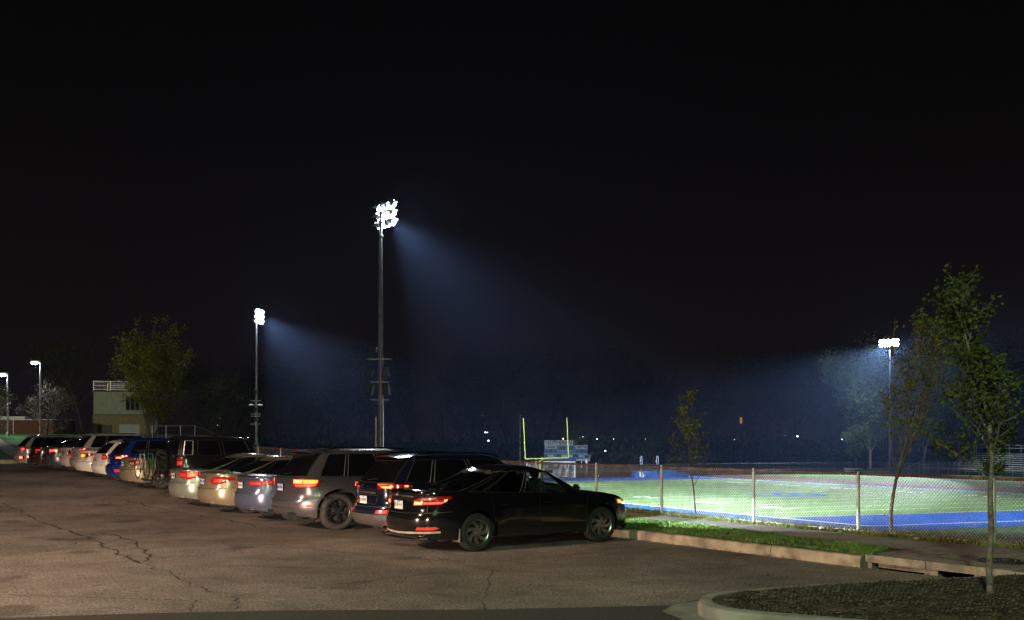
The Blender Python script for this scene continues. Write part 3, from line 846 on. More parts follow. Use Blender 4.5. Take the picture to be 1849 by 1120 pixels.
def wheel_mesh(R,wd,rr,style):
    key=(R,wd,rr,style)
    if key in WHEELS: return WHEELS[key]
    h=wd/2; t=MB()
    t.lathe([(rr,-h*.8),(rr+.012,-h*.95),(rr+(R-rr)*.5,-h*1.02),(R-.025,-h*.9),(R-.006,-h*.72),(R,-h*.5),(R,h*.5),(R-.006,h*.72),(R-.025,h*.9),(rr+(R-rr)*.5,h*1.02),(rr,h*.8)],n=56,axis='Y')
    # tread grooves
    for yy in(-.3,0,.3): t.lathe([(R+.0005,h*yy-.004),(R-.006,h*yy),(R+.0005,h*yy+.004)],n=56,axis='Y')
    r=MB(); fy=-h*.72
    r.lathe([(rr+.004,-h*.92),(rr-.004,-h*.94),(rr-.018,-h*.86),(rr-.028,-h*.4),(rr-.03,h*.6)],n=48,axis='Y')
    d=MB(); d.lathe([(0,fy+.085),(rr-.03,fy+.085)],n=40,axis='Y')
    def spoke(a0,a1,w0,w1,y0,y1,r0=.05,r1=None,th=.03,b=None):
        b=b or r; r1=r1 or rr-.012; n=7; base=len(b.v)
        for i in range(n):
            t_=i/(n-1); a=a0+(a1-a0)*t_**1.3; ra=r0+(r1-r0)*t_; w=w0+(w1-w0)*t_; y=y0+(y1-y0)*t_ -.012*math.sin(math.pi*t_)
            da=w/2/ra
            for aa,yy in((a-da,y),(a+da,y),(a+da*.8,y+th),(a-da*.8,y+th)): b.v.append((ra*math.cos(aa),yy,ra*math.sin(aa)))
        for i in range(n-1):
            for k in range(4):
                p_=base+i*4+k; q_=base+i*4+(k+1)%4; b.f.append((p_,q_,q_+4,p_+4)); b.m.append(0)
        b.f.append((base,base+1,base+2,base+3)); b.m.append(0)
    hub=MB(); hub.lathe([(0,fy-.018),(.03,fy-.018),(.034,fy-.006),(.075,fy-.004),(.08,fy+.04)],n=24,axis='Y',)
    for k in range(5):
        a=2*math.pi*(k+.5)/5; hub.lathe([(0,fy-.010),(.008,fy-.010),(.009,fy)],c=(.055*math.cos(a),0,.055*math.sin(a)),n=8,axis='Y')
    if style=='twist':
        for k in range(7):
            a=2*math.pi*k/7; spoke(a,a+.62,.055,.085,fy-.006,fy+.0)
    elif style=='split':
        for k in range(5):
            a=2*math.pi*k/5; spoke(a-.05,a-.20,.030,.030,fy-.004,fy-.012); spoke(a+.05,a+.20,.030,.030,fy-.004,fy-.012)
    elif style=='five':
        for k in range(5): a=2*math.pi*k/5; spoke(a,a,.06,.07,fy-.004,fy+.004)
    else:
        for k in range(10): a=2*math.pi*k/10; spoke(a,a,.028,.04,fy-.004,fy+.002)
    WHEELS[key]=(t,r,hub,d); return WHEELS[key]
WM={}
def add_wheel(root,x,y,R,wd,rr,style,rimmat,turn=0):
    key=(R,wd,rr,style,rimmat.name)
    if key not in WM:
        t,r,hub,d=wheel_mesh(R,wd,rr,style)
        a=t.build('wheel',M_RUBBER,None,smooth=True,sharp=50,link=False); b=r.build('rim',rimmat,None,smooth=True,sharp=30,link=False)
        c=hub.build('hub_cap',rimmat,None,smooth=True,link=False); e_=d.build('brake_disc',M_UNDER,None,link=False)
        WM[key]=[o.data for o in(a,b,c,e_)]
        for o in(a,b,c,e_): bpy.data.objects.remove(o)
    ms=WM[key]; w=bpy.data.objects.new('wheel',ms[0]); COL.objects.link(w); w.parent=root; w.location=(x,y,R)
    w.rotation_euler=(0,random.uniform(0,1.2),turn+(0 if y<0 else math.pi))
    for nm,me in zip(('rim','hub_cap','brake_disc'),ms[1:]):
        o=bpy.data.objects.new(nm,me); COL.objects.link(o); o.parent=w
    return w
def rbox(c,d,r=.02,seg=2):
    bm=bmesh.new(); bmesh.ops.create_cube(bm,size=1)
    for v_ in bm.verts: v_.co=Vector((v_.co.x*d[0],v_.co.y*d[1],v_.co.z*d[2]))
    bmesh.ops.bevel(bm,geom=bm.edges[:],offset=min(r,min(d)*.49),segments=seg,affect='EDGES')
    mb=MB(); bm.verts.ensure_lookup_table(); mb.add([tuple(v_.co+Vector(c)) for v_ in bm.verts],[tuple(q.index for q in f_.verts) for f_ in bm.faces]); bm.free(); return mb
# lamp materials
M_LENS=mat('red_lens',(.32,.008,.006),.12,coat=1,var=.15,vscale=30)
M_LENSCLEAR=mat('clear_lens',(.45,.43,.42),.12,.4,coat=1,var=.3,vscale=40)
M_REFL=mat('red_reflector_glow',(.45,.02,.015),.2,coat=1,emit=(1,.05,.03),estr=.25,var=.2,vscale=60)  # no lamp: faint emission painted in for headlamp light thrown back
M_GLOWRED=emis('tail_glow',(1,.03,.012),5)
M_GLOWHOT=emis('tail_glow_hot',(1,.10,.03),9)
M_GLOWAMB=emis('tail_glow_amber',(1,.15,.01),5)
M_GLOWDIM=emis('tail_glow_dim',(1,.03,.015),.7)
M_LENSD=mat('red_lens_dark',(.14,.006,.006),.1,coat=1,var=.2,vscale=30)
GLOW={'red':M_GLOWRED,'hot':M_GLOWHOT,'amber':M_GLOWAMB,'dim':M_GLOWDIM,'clear':M_LENSCLEAR,'refl':M_REFL}
def plate(car,root,y,z,m,w=.305,h=.152,off=.018):
    p=car.S(-y,z,off); mb=rbox((0,0,0),(.008,w,h),.004,1)
    o=mb.build('license_plate',m,root); o.location=p
    fr=MB()
    for dz in(-h/2,h/2): fr.box((0,0,dz),(.014,w+.02,.012))
    for dy in(-w/2,w/2): fr.box((0,dy,0),(.0135,.012,h+.01))
    fr.build('plate_frame',M_BLACKTRIM,o)
    ch=MB(); rnd=random.Random(int(y*1000+z*777+car.L*99))
    for i in range(6):
        yy=-.11+.042*i+(.012 if i>2 else 0); k=rnd.randint(0,2)
        ch.box((-.006,yy,0),(.004,.007,.062)); 
        ch.box((-.0062,yy+.012,.028*(1-k)),(.004,.020,.007))
        if k!=1: ch.box((-.0061,yy+.02,0),(.004,.007,.055))
    ch.box((-.006,0,.058),(.004,.12,.010))
    ch.build('plate_marks',M_INK,o)
def finish_car(s,paintm,root,name_parts=True):
    mb=body(s,paintm,root); 
    cabin(s,mb,paintm,s.__dict__.get('glass',M_GLASSDARK),root)
    mb.build('body',paintm,root,smooth=True,sharp=38)
    # underbody
    u=MB(); zt=s.belt*.82; hw=s.w-.30
    u.prism([(.28,-hw),(s.L-.3,-hw),(s.L-.3,hw),(.28,hw)],s.clear+.0,zt)
    for xa in s.xa:   # axle and springs
        u.tube([(xa,-s.w+.2,s.R),(xa,s.w-.2,s.R)],.045,8)
    u.build('underbody',M_UNDER,root)
    wd=s.__dict__.get('tw',.235)
    for xa,trn in((s.xa[0],0),(s.xa[1],s.__dict__.get('steer',0))):
        for sd in(-1,1): add_wheel(root,xa,sd*(s.w-.02-wd/2),s.R,wd,s.rr,s.style,s.rimm,trn)
    # door mirrors
    xm=s.gh['bf']-.55
    for sd in(-1,1):
        c=(xm,sd*(s.w*.93+.13),s.belt+.10); rb=rbox(c,(.12,.20,.13),.045,3); o=rb.build('door_mirror',paintm,root,smooth=True)
    for sd in(-1,1):
        for xh in s.handles:
            a=s.xs_at_side(xh); p=s.S(a*(-sd),s.belt*.84,.012)
            h=rbox((0,0,0),(.19,.022,.026),.01,2); o=h.build('door_handle',s.__dict__.get('handlem',paintm),root,smooth=True); o.location=p
        for xs in s.seams:
            a=s.xs_at_side(xs[0]); b=s.xs_at_side(xs[1])
            st=strip(s,'seam',[(a,s.clear+.10),(a,s.belt*.6),(b,s.belt*.97)],.010,M_BLACKTRIM,root,side=-sd); st.build('door_seam',M_BLACKTRIM,root)
        a,b=s.xs_at_side(s.xa[0]+s.Ra+.02),s.xs_at_side(s.xa[1]-s.Ra-.02)
        st=strip(s,'sill',[(a,s.clear+.045),(b,s.clear+.045)],.05,M_BLACKTRIM,root,side=-sd,off=.004); st.build('sill_trim',M_BLACKTRIM,root)
def lamp(s,root,poly,parts,lens=M_LENS,off=.010,sides=(1,-1)):
    """one tail lamp per side: the lens and its lit chambers"""
    for sd in sides:
        l=patch(s,'tail_lamp',poly,lens,root,off,sd)
        for kind,pp in parts:
            g=patch(s,'lamp_chamber',pp,GLOW[kind],l,off+.004,sd); g.parent=l
def exhaust(root,x,y,z,r=.04,m=M_CHROME):
    mb=MB(); mb.lathe([(r,-.0),(r,.16),(r*.8,.16),(r*.85,.0),(r,-.0)],n=20,axis='X'); o=mb.build('exhaust_pipe',m,root,smooth=True); o.location=(x,y,z)
def place_car(root,u_right,v_rear,W):
    p=P(u_right-W/2,v_rear,0); u,v=UV(p.x,p.y); root.location=(p.x,p.y,lotz(u)); root.rotation_euler=(0,0,R_(35))
    # pitch a little where the lot rises is left out: rows stand level
def polyr(y0,y1,z0,z1): return [(y0,z0),(y1,z0),(y1,z1),(y0,z1)]
CARG='cars parked side by side in the long row'

def sedan_spec(L=4.9,W=1.85,H=1.465,wb=2.775,ro=1.10,R=.33,rr=.225,**k):
    b=.94
    d=dict(L=L,W=W,H=H,wb=wb,ro=ro,R=R,rr=rr,belt=b,style='twist',rimm=M_ALLOY,
      zd=[(0,1.03),(.10,1.04),(.55,1.05),(1.3,1.0),(2.2,.955),(3.3,.945),(3.55,.96),(4.2,.90),(L-.30,.79),(L-.12,.72),(L,.66)],
      rear=[(.2,.16),(.30,.06),(.40,.01),(.55,0),(.66,.012),(.70,.055),(.85,.085),(.97,.075),(1.03,.05),(1.06,.06)],
      front=[(.2,.16),(.30,.05),(.42,0),(.55,0),(.66,.05),(.78,.14),(.9,.2)],
      gh=dict(br=.62,tr=1.78,bf=3.72,tf=2.75,wb=.915,taper=.13,zr=[(0,H-.075),(.25,H-.045),(.5,H-.045),(.8,H-.065),(1,H-.11)],
              f=[.075,.16,.185,.44,.47,.80],win=[(.09,.17),(.19,.44),(.47,.80)],curve=.10,bow=-.03,bowf=.04),
      handles=(1.65,2.60),seams=[(1.42,1.40),(2.40,2.42),(3.45,3.55)])
    d['gh']['f']=sorted(set([a for w_ in d['gh']['win'] for a in w_]))
    d.update(k); return d
def suv_spec(L=4.82,W=1.94,H=1.76,wb=2.915,ro=.98,R=.385,rr=.26,belt=1.10,**k):
    d=dict(L=L,W=W,H=H,wb=wb,ro=ro,R=R,rr=rr,belt=belt,style='split',rimm=M_DARKALLOY,tumble=.17,clear=.28,arch=.095,flare=.03,
      zd=[(0,belt+.01),(.3,belt+.02),(1.5,belt),(3.0,belt-.03),(3.4,belt-.02),(4.1,belt-.06),(L-.35,belt-.12),(L-.12,belt-.19),(L,belt-.27)],
      rear=[(.25,.14),(.36,.03),(.48,0),(.60,0),(.66,.02),(.70,.075),(.85,.095),(1.0,.09),(1.15,.10)],
      front=[(.25,.16),(.36,.06),(.5,0),(.7,0),(.85,.03),(1.0,.08),(1.1,.14)],
      gh=dict(br=.13,tr=.62,bf=3.62,tf=2.85,wb=.925,taper=.09,zr=[(0,H-.07),(.2,H-.045),(.55,H-.045),(.85,H-.06),(1,H-.10)],
              f=[],win=[(.13,.285),(.31,.55),(.58,.86)],curve=.11,bow=.03,bowf=.05),
      handles=(1.75,2.75),seams=[(1.52,1.40),(2.42,2.44),(3.4,3.5)])
    if 'win' in k: d['gh']['win']=k.pop('win')
    d.update(k)
    d['gh']['f']=sorted(set([a for w_ in d['gh']['win'] for a in w_])); return d
def car_root(name,label,cat='car'):
    r=empty(name); tag(r,label,cat,CARG); return r

# ---- black sedan, nearest
def black_sedan():
    r=car_root('sedan','glossy black sedan with red tail lamps lit, nearest car at the right end')
    s=Car(**sedan_spec(glass=M_GLASSCLEAR,rglass=glassmat('tinted_glass',(.22,.24,.24)),sglass=glassmat('tinted_glass',(.22,.24,.24)),sdark=(0,1),steer=R_(-7),trim=mat('dark_trim',(.012,.012,.012),.5,var=.1)))
    pm=paint('black_paint',(.004,.004,.0045),.10,dust=.02)
    finish_car(s,pm,r)
    h=s.w
    lamp(s,r,[(.40,.80),(.95,.83),(1.22,.93),(1.18,.96),(.80,.965),(.52,.93),(.42,.89)],
         [('hot',[(.43,.815),(.60,.825),(.61,.862),(.44,.875)]),('red',[(.63,.828),(.99,.842),(1.06,.872),(.64,.862)]),('clear',[(.56,.895),(.84,.905),(.92,.945),(.62,.93)]),
          ('hot',[(1.04,.862),(1.10,.885),(1.12,.912),(1.05,.905)])])
    mb=strip(s,'c',[(-.42,.955),(0,.965),(.42,.955)],.028,M_CHROME,r,off=.012); mb.build('chrome_strip',M_CHROME,r)
    for sd in(1,-1): patch(s,'reflector',[(.52,.395),(.86,.40),(.96,.43),(.90,.455),(.56,.44)],M_REFL,r,.006,sd)
    mb=strip(s,'c',[(-.98,.37),(0,.335),(.98,.37)],.035,M_CHROME,r,off=.012); mb.build('bumper_lip',mat('dusty_lip',(.30,.25,.20),.5,var=.2,vscale=8),r)
    mb=strip(s,'c',[(-1.2,.705),(-.9,.69),(0,.67),(.9,.69),(1.2,.705)],.012,M_BLACKTRIM,r); mb.build('bumper_seam',M_BLACKTRIM,r)
    mb=strip(s,'c',[(-.72,.70),(-.70,.99)],.008,M_BLACKTRIM,r); mb.build('trunk_seam',M_BLACKTRIM,r)
    mb=strip(s,'c',[(.72,.70),(.70,.99)],.008,M_BLACKTRIM,r); mb.build('trunk_seam',M_BLACKTRIM,r)
    plate(s,r,0,.80,M_PLATE)
    # H-shaped badge in a rounded ring
    p=s.S(0,.995,.02); mb=MB(); mb.lathe([(.042,0),(.050,-.006),(.050,.006),(.042,0)],n=24,axis='X')
    for yy in(-.022,.022): mb.box((-.002,yy,0),(.008,.009,.058))
    mb.box((-.002,0,0),(.0075,.036,.009)); o=mb.build('badge',M_CHROME,r); o.location=p
    exhaust(r,.10,-.60,.27,.038); exhaust(r,.10,.60,.27,.038)
    # mud flaps
    for sd in(-1,1):
        for xa in s.xa:
            mb=rbox((xa-s.Ra+.015,sd*(s.w-.12),.30),(.02,.24,.24),.008,1); mb.build('mud_flap',mat('dusty_plastic',(.10,.085,.07),.8,var=.2),r)
    # roof aerial, third lamp
    mb=MB(); mb.lathe([(.07,0),(.05,.02),(.0,.045)],n=16); o=mb.build('roof_aerial',pm,r,smooth=True); o.location=(1.95,0,1.445); o.scale=(1.3,.6,1)
    # interior
    for xx in(1.75,2.75):
        for yy in(-.37,.37):
            mb=rbox((0,0,0),(.16,.46,.42),.07,3); b=mb
            mb2=rbox((0,0,.30),(.09,.24,.17),.04,3); b.add(mb2.v,mb2.f); mb3=MB(); mb3.tube([(0,-.05,.2),(0,-.05,.28)],.008,6); mb3.tube([(0,.05,.2),(0,.05,.28)],.008,6); b.add(mb3.v,mb3.f)
            o=b.build('seat',M_INT,r,smooth=True); o.location=(xx,yy,1.0); o.rotation_euler=(0,R_(-14),0)
    mb=rbox((3.25,0,.98),(.5,1.3,.10),.05,3); d=mb.build('dashboard',M_INT,r,smooth=True)
    mb=MB(); mb.lathe([(.175,0),(.185,.01),(.195,0),(.185,-.01),(.175,0)],n=28,axis='X'); mb.box((0,0,0),(.03,.34,.04)); mb.box((0,0,-.08),(.03,.04,.18)); o=mb.build('steering_wheel',M_INT,r,smooth=True); o.location=(2.98,.38,1.02); o.rotation_euler=(0,R_(20),0)
    mb=MB(); mb.box((3.02,0.0,1.035),(.012,.20,.055)); mb.build('screen',emis('dash_screen',(.12,.2,1),1.6),d)
    mb=rbox((3.30,0,1.31),(.03,.24,.06),.015,2); mb.build('inner_mirror',M_INT,r)
    # headlamps
    for sd in(1,-1):
        a=s.half
        pl=[(a-1.18,.70),(a-.62,.66),(a-.55,.74),(a-.80,.79),(a-1.22,.80)]
        o=patch(s,'headlamp',pl,M_LENSCLEAR,r,.008,sd)
        g=patch(s,'lamp_chamber',[(a-.98,.695),(a-.66,.675),(a-.62,.70),(a-.95,.73)],emis('head_glow',(.85,.93,1),9),o,.012,sd)
        g=patch(s,'lamp_chamber',[(a-1.16,.72),(a-1.02,.71),(a-1.0,.765),(a-1.17,.78)],emis('marker_glow',(1,.35,.03),2.2),o,.012,sd)
    place_car(r,-14.30,8.22,s.W); r.rotation_euler=(0,0,R_(35))
    return r,s
# its lamps light the verge and the fence in front of it
# ---- navy SUV
def navy_suv():
    r=car_root('suv','dark navy suv with red tail lamps lit, between the black sedan and the grey suv','suv')
    s=Car(**suv_spec(L=4.78,W=1.89,H=1.64,wb=2.78,ro=1.00,R=.36,rr=.235,belt=1.06,style='ten',clear=.24,sglass=M_GLASSDARK,sdark=(0,),win=[(.11,.26),(.285,.55),(.58,.86)]))
    pm=paint('navy_paint',(.0045,.006,.015),.14,.2,dust=.05)
    finish_car(s,pm,r)
    patch(s,'bumper_cladding',[(-1.35,.30),(1.35,.30),(1.30,.46),(1.0,.50),(-1.0,.50),(-1.30,.46)],mat('grey_cladding',(.035,.032,.03),.6,var=.2,vscale=9),r,.012,1,.06)
    lamp(s,r,[(.46,.98),(.95,1.0),(1.28,1.01),(1.26,1.06),(.80,1.09),(.44,1.09)],
         [('hot',[(.52,1.035),(.60,1.0),(.78,.995),(.84,1.03),(.80,1.07),(.74,1.035),(.62,1.035)]),('red',[(.47,1.05),(.60,1.055),(.78,1.075),(.46,1.08)]),('hot',[(1.10,1.025),(1.18,1.025),(1.18,1.05),(1.10,1.05)])])
    for sd in(1,-1): patch(s,'reflector',[(.50,.52),(.95,.52),(1.02,.55),(.98,.60),(.52,.58)],M_REFL,r,.012,sd)
    plate(s,r,0,.76,M_PLATE,off=.022)
    mb=strip(s,'c',[(-.45,.86),(-.42,.69),(.42,.69),(.45,.86),(-.45,.86)],.012,M_BLACKTRIM,r); mb.build('plate_recess',M_BLACKTRIM,r)
    mb=strip(s,'c',[(-.40,.905),(.40,.905)],.03,M_CHROME,r,off=.012); mb.build('chrome_strip',M_CHROME,r)
    mb=strip(s,'c',[(-1.15,.65),(0,.64),(1.15,.65)],.012,M_BLACKTRIM,r); mb.build('tailgate_seam',M_BLACKTRIM,r)
    p=s.S(0,1.02,.02); mb=MB(); mb.lathe([(.055,0),(.065,-.006),(.065,.006),(.055,0)],n=24,axis='X'); o=mb.build('badge',M_CHROME,r); o.location=p; o.scale=(1,1.3,.7)
    exhaust(r,.12,-.55,.25,.035)
    spoiler(s,r,pm); rails(s,r,M_CHROME)
    place_car(r,-16.45,8.62,s.W); return r
def spoiler(s,r,pm):
    g=s.gh; mb=MB(); z=s.H-.055; x=g['tr']
    y=s.w*.66; pr=[]
    n=14; v=[]
    for i in range(n+1):
        yy=-y+2*y*i/n; c=1-(yy/y)**2; xo=x-.16+.07*(yy/y)**2
        zt=z+.030*c
        v+=[(xo,yy,zt-.045),(xo-.0,yy,zt-.025),(x+.16,yy,zt+.008),(x+.16,yy,zt-.05)]
    f=[]
    for i in range(n):
        for k in range(4): a=i*4+k; b=i*4+(k+1)%4; f.append((a,b,b+4,a+4))
    f+=[(0,1,2,3),(n*4,n*4+3,n*4+2,n*4+1)]
    mb.add(v,f); o=mb.build('spoiler',pm,r,smooth=True,sharp=30)
    mb=MB(); mb.box((x-.165+.0,0,z+.004),(.012,.30,.018)); mb.build('brake_lamp',M_LENSD,r)
    mb=MB(); mb.tube([(g['br']+.02,.0,s.belt+.08),(g['br']+.05,-.38,s.belt+.11)],.012,6); mb.build('wiper',M_BLACKTRIM,r)
def rails(s,r,m):
    g=s.gh
    for sd in(-1,1):
        y=sd*s.w*.70; mb=MB(); x0,x1=g['tr']+.15,g['tf']-.1
        mb.tube([(x0,y,s.H-.07),(x0+.12,y,s.H-.005),(x0+.5,y,s.H+.015),(x1-.5,y,s.H+.01),(x1-.1,y,s.H-.02),(x1,y,s.H-.08)],.015,8)
        mb.build('roof_rail',m,r,smooth=True)
# ---- grey SUV
def grey_suv():
    r=car_root('suv','large grey suv with bright red and amber tail lamps and black split spoke wheels','suv')
    s=Car(**suv_spec(H=1.72,sglass=M_GLASSDARK,sdark=(0,1,2),R=.39,rr=.262))
    pm=paint('silver_grey_paint',(.066,.064,.074),.24,.5)
    finish_car(s,pm,r)
    lamp(s,r,[(.50,.96),(.62,.91),(.98,.90),(1.16,.95),(1.22,1.075),(.96,1.09),(.50,1.09)],
         [('hot',[(.535,1.0),(.76,.99),(.78,1.07),(.54,1.075)]),('amber',[(.79,.99),(.98,.985),(1.14,1.0),(1.165,1.06),(.79,1.07)]),('red',[(.60,.935),(.98,.925),(1.10,.955),(1.12,.975),(.58,.975)])],off=.02)
    plate(s,r,0,.90,M_PLATEB,off=.025)
    mb=strip(s,'c',[(-.86,1.09),(-.80,.68),(-.66,.63),(.66,.63),(.80,.68),(.86,1.09)],.014,M_BLACKTRIM,r); mb.build('tailgate_seam',M_BLACKTRIM,r)
    patch(s,'bumper_insert',[(.83,.665),(1.2,.675),(1.50,.67),(1.42,.715),(1.0,.73),(.84,.72)],M_BLACKTRIM,r,.004,1); patch(s,'bumper_insert',[(.83,.665),(1.2,.675),(1.50,.67),(1.42,.715),(1.0,.73),(.84,.72)],M_BLACKTRIM,r,.004,-1)
    for sd in(1,-1): patch(s,'reflector',[(.78,.50),(1.02,.505),(1.04,.56),(.80,.555)],M_REFL,r,.006,sd)
    mb=strip(s,'c',[(-1.5,.46),(-.9,.475),(0,.48),(.9,.475),(1.5,.46)],.022,M_BLACKTRIM,r); mb.build('bumper_seam',M_BLACKTRIM,r)
    for sd in(1,-1):
        mb=rbox((.10,-sd*.55,.365),(.16,.17,.06),.02,2); mb.build('exhaust_pipe',M_BLACKTRIM,r)
    p=s.S(0,1.03,.015); mb=MB(); mb.box((0,0,0),(.01,.14,.035)); o=mb.build('badge',M_CHROME,r); o.location=p
    spoiler(s,r,pm); rails(s,r,M_CHROME)
    # body crease: its shade drawn as a thin black strip
    for sd in(1,-1):
        mb=strip(s,'c',[(s.xs_at_side(1.55),.80),(s.xs_at_side(3.3),.80)],.010,M_BLACKTRIM,r,side=sd); mb.build('side_crease_shade',M_BLACKTRIM,r)
    mb=MB(); mb.tube([(.75,0,s.H-.02),(.70,0,s.H+.07)],[.014,.006],8); mb.build('roof_aerial',M_BLACKTRIM,r)
    place_car(r,-19.28,8.08,s.W); return r
# ---- generic followers
def other(name,label,cat,spec,pm,lamps,u,v,plat=None,lens=M_LENS,extra=None,ex=True):
    r=car_root(name,label,cat); s=Car(**spec); finish_car(s,pm,r)
    for poly,parts in lamps: lamp(s,r,poly,parts,lens,off=.016)
    if plat: plate(s,r,0,plat[0],plat[1],off=.02)
    zb=plat[2] if plat and len(plat)>2 else .68
    mb=strip(s,'c',[(-1.2,zb+.02),(-.8,zb),(0,zb-.01),(.8,zb),(1.2,zb+.02)],.012,M_BLACKTRIM,r); mb.build('bumper_seam',M_BLACKTRIM,r)
    for sd in(1,-1):
        mb=strip(s,'c',[(.70,zb),(.69,min(s.belt,1.0))],.009,M_BLACKTRIM,r,side=sd); mb.build('trunk_seam',M_BLACKTRIM,r)
    p=s.S(0,s.belt-.0,.012); mb=MB(); mb.lathe([(.036,0),(.045,-.005),(.045,.005),(.036,0)],n=20,axis='X'); o=mb.build('badge',M_CHROME,r); o.location=p
    if ex: exhaust(r,.08,-.5,.26,.035)
    if cat=='suv' or cat=='van': spoiler(s,r,pm)
    if extra: extra(s,r,pm)
    place_car(r,u,v,s.W); return r
random.seed(3)
car_p,spec_p=black_sedan()
navy_suv(); grey_suv()
def chromed(z,a=.4):
    def f(s,r,pm): mb=strip(s,'c',[(-a,z),(0,z+.01),(a,z)],.03,M_CHROME,r,off=.012); mb.build('chrome_strip',M_CHROME,r)
    return f
def reflectors(a0,a1,z0,z1):
    def f(s,r,pm):
        for sd in(1,-1): patch(s,'reflector',[(a0,z0),(a1,z0),(a1,z1),(a0,z1)],M_REFL,r,.006,sd)
    return f
other('sedan','slate blue sedan with wide red tail lamps, left of the grey suv','sedan',
  sedan_spec(L=4.63,W=1.78,H=1.45,wb=2.65,ro=1.05,R=.32,rr=.215,style='five'),paint('slate_blue_paint',(.075,.09,.145),.22,.5),
  [([(.42,.82),(.95,.84),(1.20,.90),(1.20,.955),(.90,.96),(.42,.945)],[('dim',[(.46,.845),(.80,.85),(.80,.92),(.46,.92)]),('dim',[(.83,.86),(1.1,.89),(1.1,.93),(.84,.925)])])],-22.1,8.2,(.83,M_PLATE,.66),extra=chromed(.99,.3))
other('sedan','gold beige sedan with pointed red tail lamps, left of the slate blue sedan','sedan',
  sedan_spec(L=4.54,W=1.76,H=1.465,wb=2.60,ro=1.02,R=.315,rr=.205,style='ten'),paint('gold_beige_paint',(.22,.18,.12),.25,.5),
  [([(.44,.79),(.62,.76),(.85,.78),(1.22,.90),(1.15,.93),(.85,.96),(.56,.95),(.44,.88)],[('dim',[(.55,.80),(.80,.81),(.86,.90),(.58,.90)]),('hot',[(.84,.83),(.90,.84),(.91,.875),(.85,.87)])])],-24.75,8.15,(.82,M_PLATEB,.66),extra=chromed(.95,.3))
other('sedan','pale green silver sedan with chrome trimmed lid and one bright brake lamp','sedan',
  sedan_spec(L=4.80,W=1.82,H=1.47,wb=2.775,ro=1.08,R=.325,rr=.21,style='ten'),paint('green_silver_paint',(.19,.205,.17),.24,.5),
  [([(.42,.82),(.80,.78),(1.10,.84),(1.12,.98),(.95,1.0),(.42,.98)],[('dim',[(.46,.85),(.68,.83),(.68,.94),(.46,.94)]),('hot',[(.80,.86),(.95,.87),(.96,.92),(.82,.92)]),('red',[(.72,.83),(1.05,.86),(1.06,.97),(.74,.97)])])],-27.3,8.15,(.86,M_PLATE,.68),extra=chromed(1.01,.55))
# dark tall SUV carrying bicycles
def tall(s,r,pm):
    rails(s,r,M_CHROME)
    g=s.gh
    mb=MB()   # bright frame round the rearmost pane
    q=[s.cabpos(('s',a),-1,t) for a,t in((.10,.12),(.20,.12),(.20,.86),(.10,.86))]
    for a,b in zip(q,q[1:]+q[:1]): mb.bar(Vector(a)+Vector((0,-.012,0)),Vector(b)+Vector((0,-.012,0)),.03,.02)
    mb.build('chrome_window_trim',mat('satin_chrome',(.5,.52,.55),.25,.9,var=.1),r)
    mb=MB(); mb.lathe([(.20,-.10),(.30,-.13),(.38,-.11),(.40,-.04),(.40,.06),(.37,.11),(.22,.11)],c=(-.02,.12,1.02),n=36,axis='X'); w_=mb.build('spare_wheel',M_RUBBER,r,smooth=True)
    mb=MB(); mb.lathe([(0,-.06),(.06,-.07),(.10,-.03),(.19,-.05),(.21,-.09),(.215,.0)],c=(-.02,.12,1.02),n=30,axis='X'); mb.build('rim',M_DARKALLOY,w_,smooth=True)
    mb=MB(); mb.bar((.12,0,.42),(-.62,0,.42),.06); mb.bar((-.30,0,.42),(-.36,0,1.25),.05); mb.bar((-.36,-.55,1.2),(-.36,.55,1.2),.04); mb.bar((-.5,-.7,.45),(-.5,.7,.45),.05); mb.build('bike_rack',M_BLACKTRIM,r)
suvt=suv_spec(L=4.35,W=1.9,H=1.84,wb=2.5,ro=.92,R=.39,rr=.25,belt=1.2,style='five',clear=.28,sglass=M_GLASSDARK,sdark=(0,1),win=[(.10,.20),(.26,.52),(.56,.86)])
suvt['gh'].update(br=.10,tr=.26,bf=3.05,tf=2.72)
car_j=other('suv','tall upright black off-road vehicle with a spare wheel and a chrome framed rear side pane','suv',
  suvt,paint('black_paint_dull',(.008,.009,.010),.2),
  [([(.72,.90),(.98,.90),(1.0,1.16),(.74,1.16)],[('dim',[(.76,.93),(.94,.93),(.94,1.04),(.76,1.04)])])],-32.1,9.3,(.82,M_PLATE,.62),extra=tall)
other('sedan','gold sedan with a wide pale rear bumper beside the bicycles','sedan',
  sedan_spec(L=4.80,W=1.82,H=1.46,wb=2.70,ro=1.15,R=.32,rr=.21,style='five'),paint('gold_paint',(.24,.20,.125),.26,.5),
  [([(.50,.80),(.85,.80),(1.16,.86),(1.12,.97),(.85,.99),(.50,.97)],[('clear',[(.55,.82),(.75,.82),(.75,.90),(.55,.90)]),('dim',[(.8,.84),(1.08,.88),(1.06,.94),(.8,.94)])])],-34.5,8.55,(.84,M_PLATE,.66),lens=M_LENSD)
other('suv','bright blue suv with amber lower lamps, left of the gold sedan by the bicycles','suv',
  suv_spec(L=4.52,W=1.86,H=1.66,wb=2.69,ro=.92,R=.35,rr=.225,belt=1.04,style='ten',clear=.24,sglass=M_GLASSDARK,sdark=(0,1,2)),paint('bright_blue_paint',(.005,.022,.17),.16,.3),
  [([(.56,.92),(.80,.90),(1.15,.96),(1.18,1.04),(.9,1.05),(.56,1.0)],[('amber',[(.60,.93),(.82,.915),(1.0,.94),(.98,.98),(.62,.97)]),('hot',[(1.02,.98),(1.10,.99),(1.10,1.03),(1.02,1.02)])])],-36.7,8.6,(.80,M_PLATE,.62),extra=reflectors(.62,.98,.44,.54))
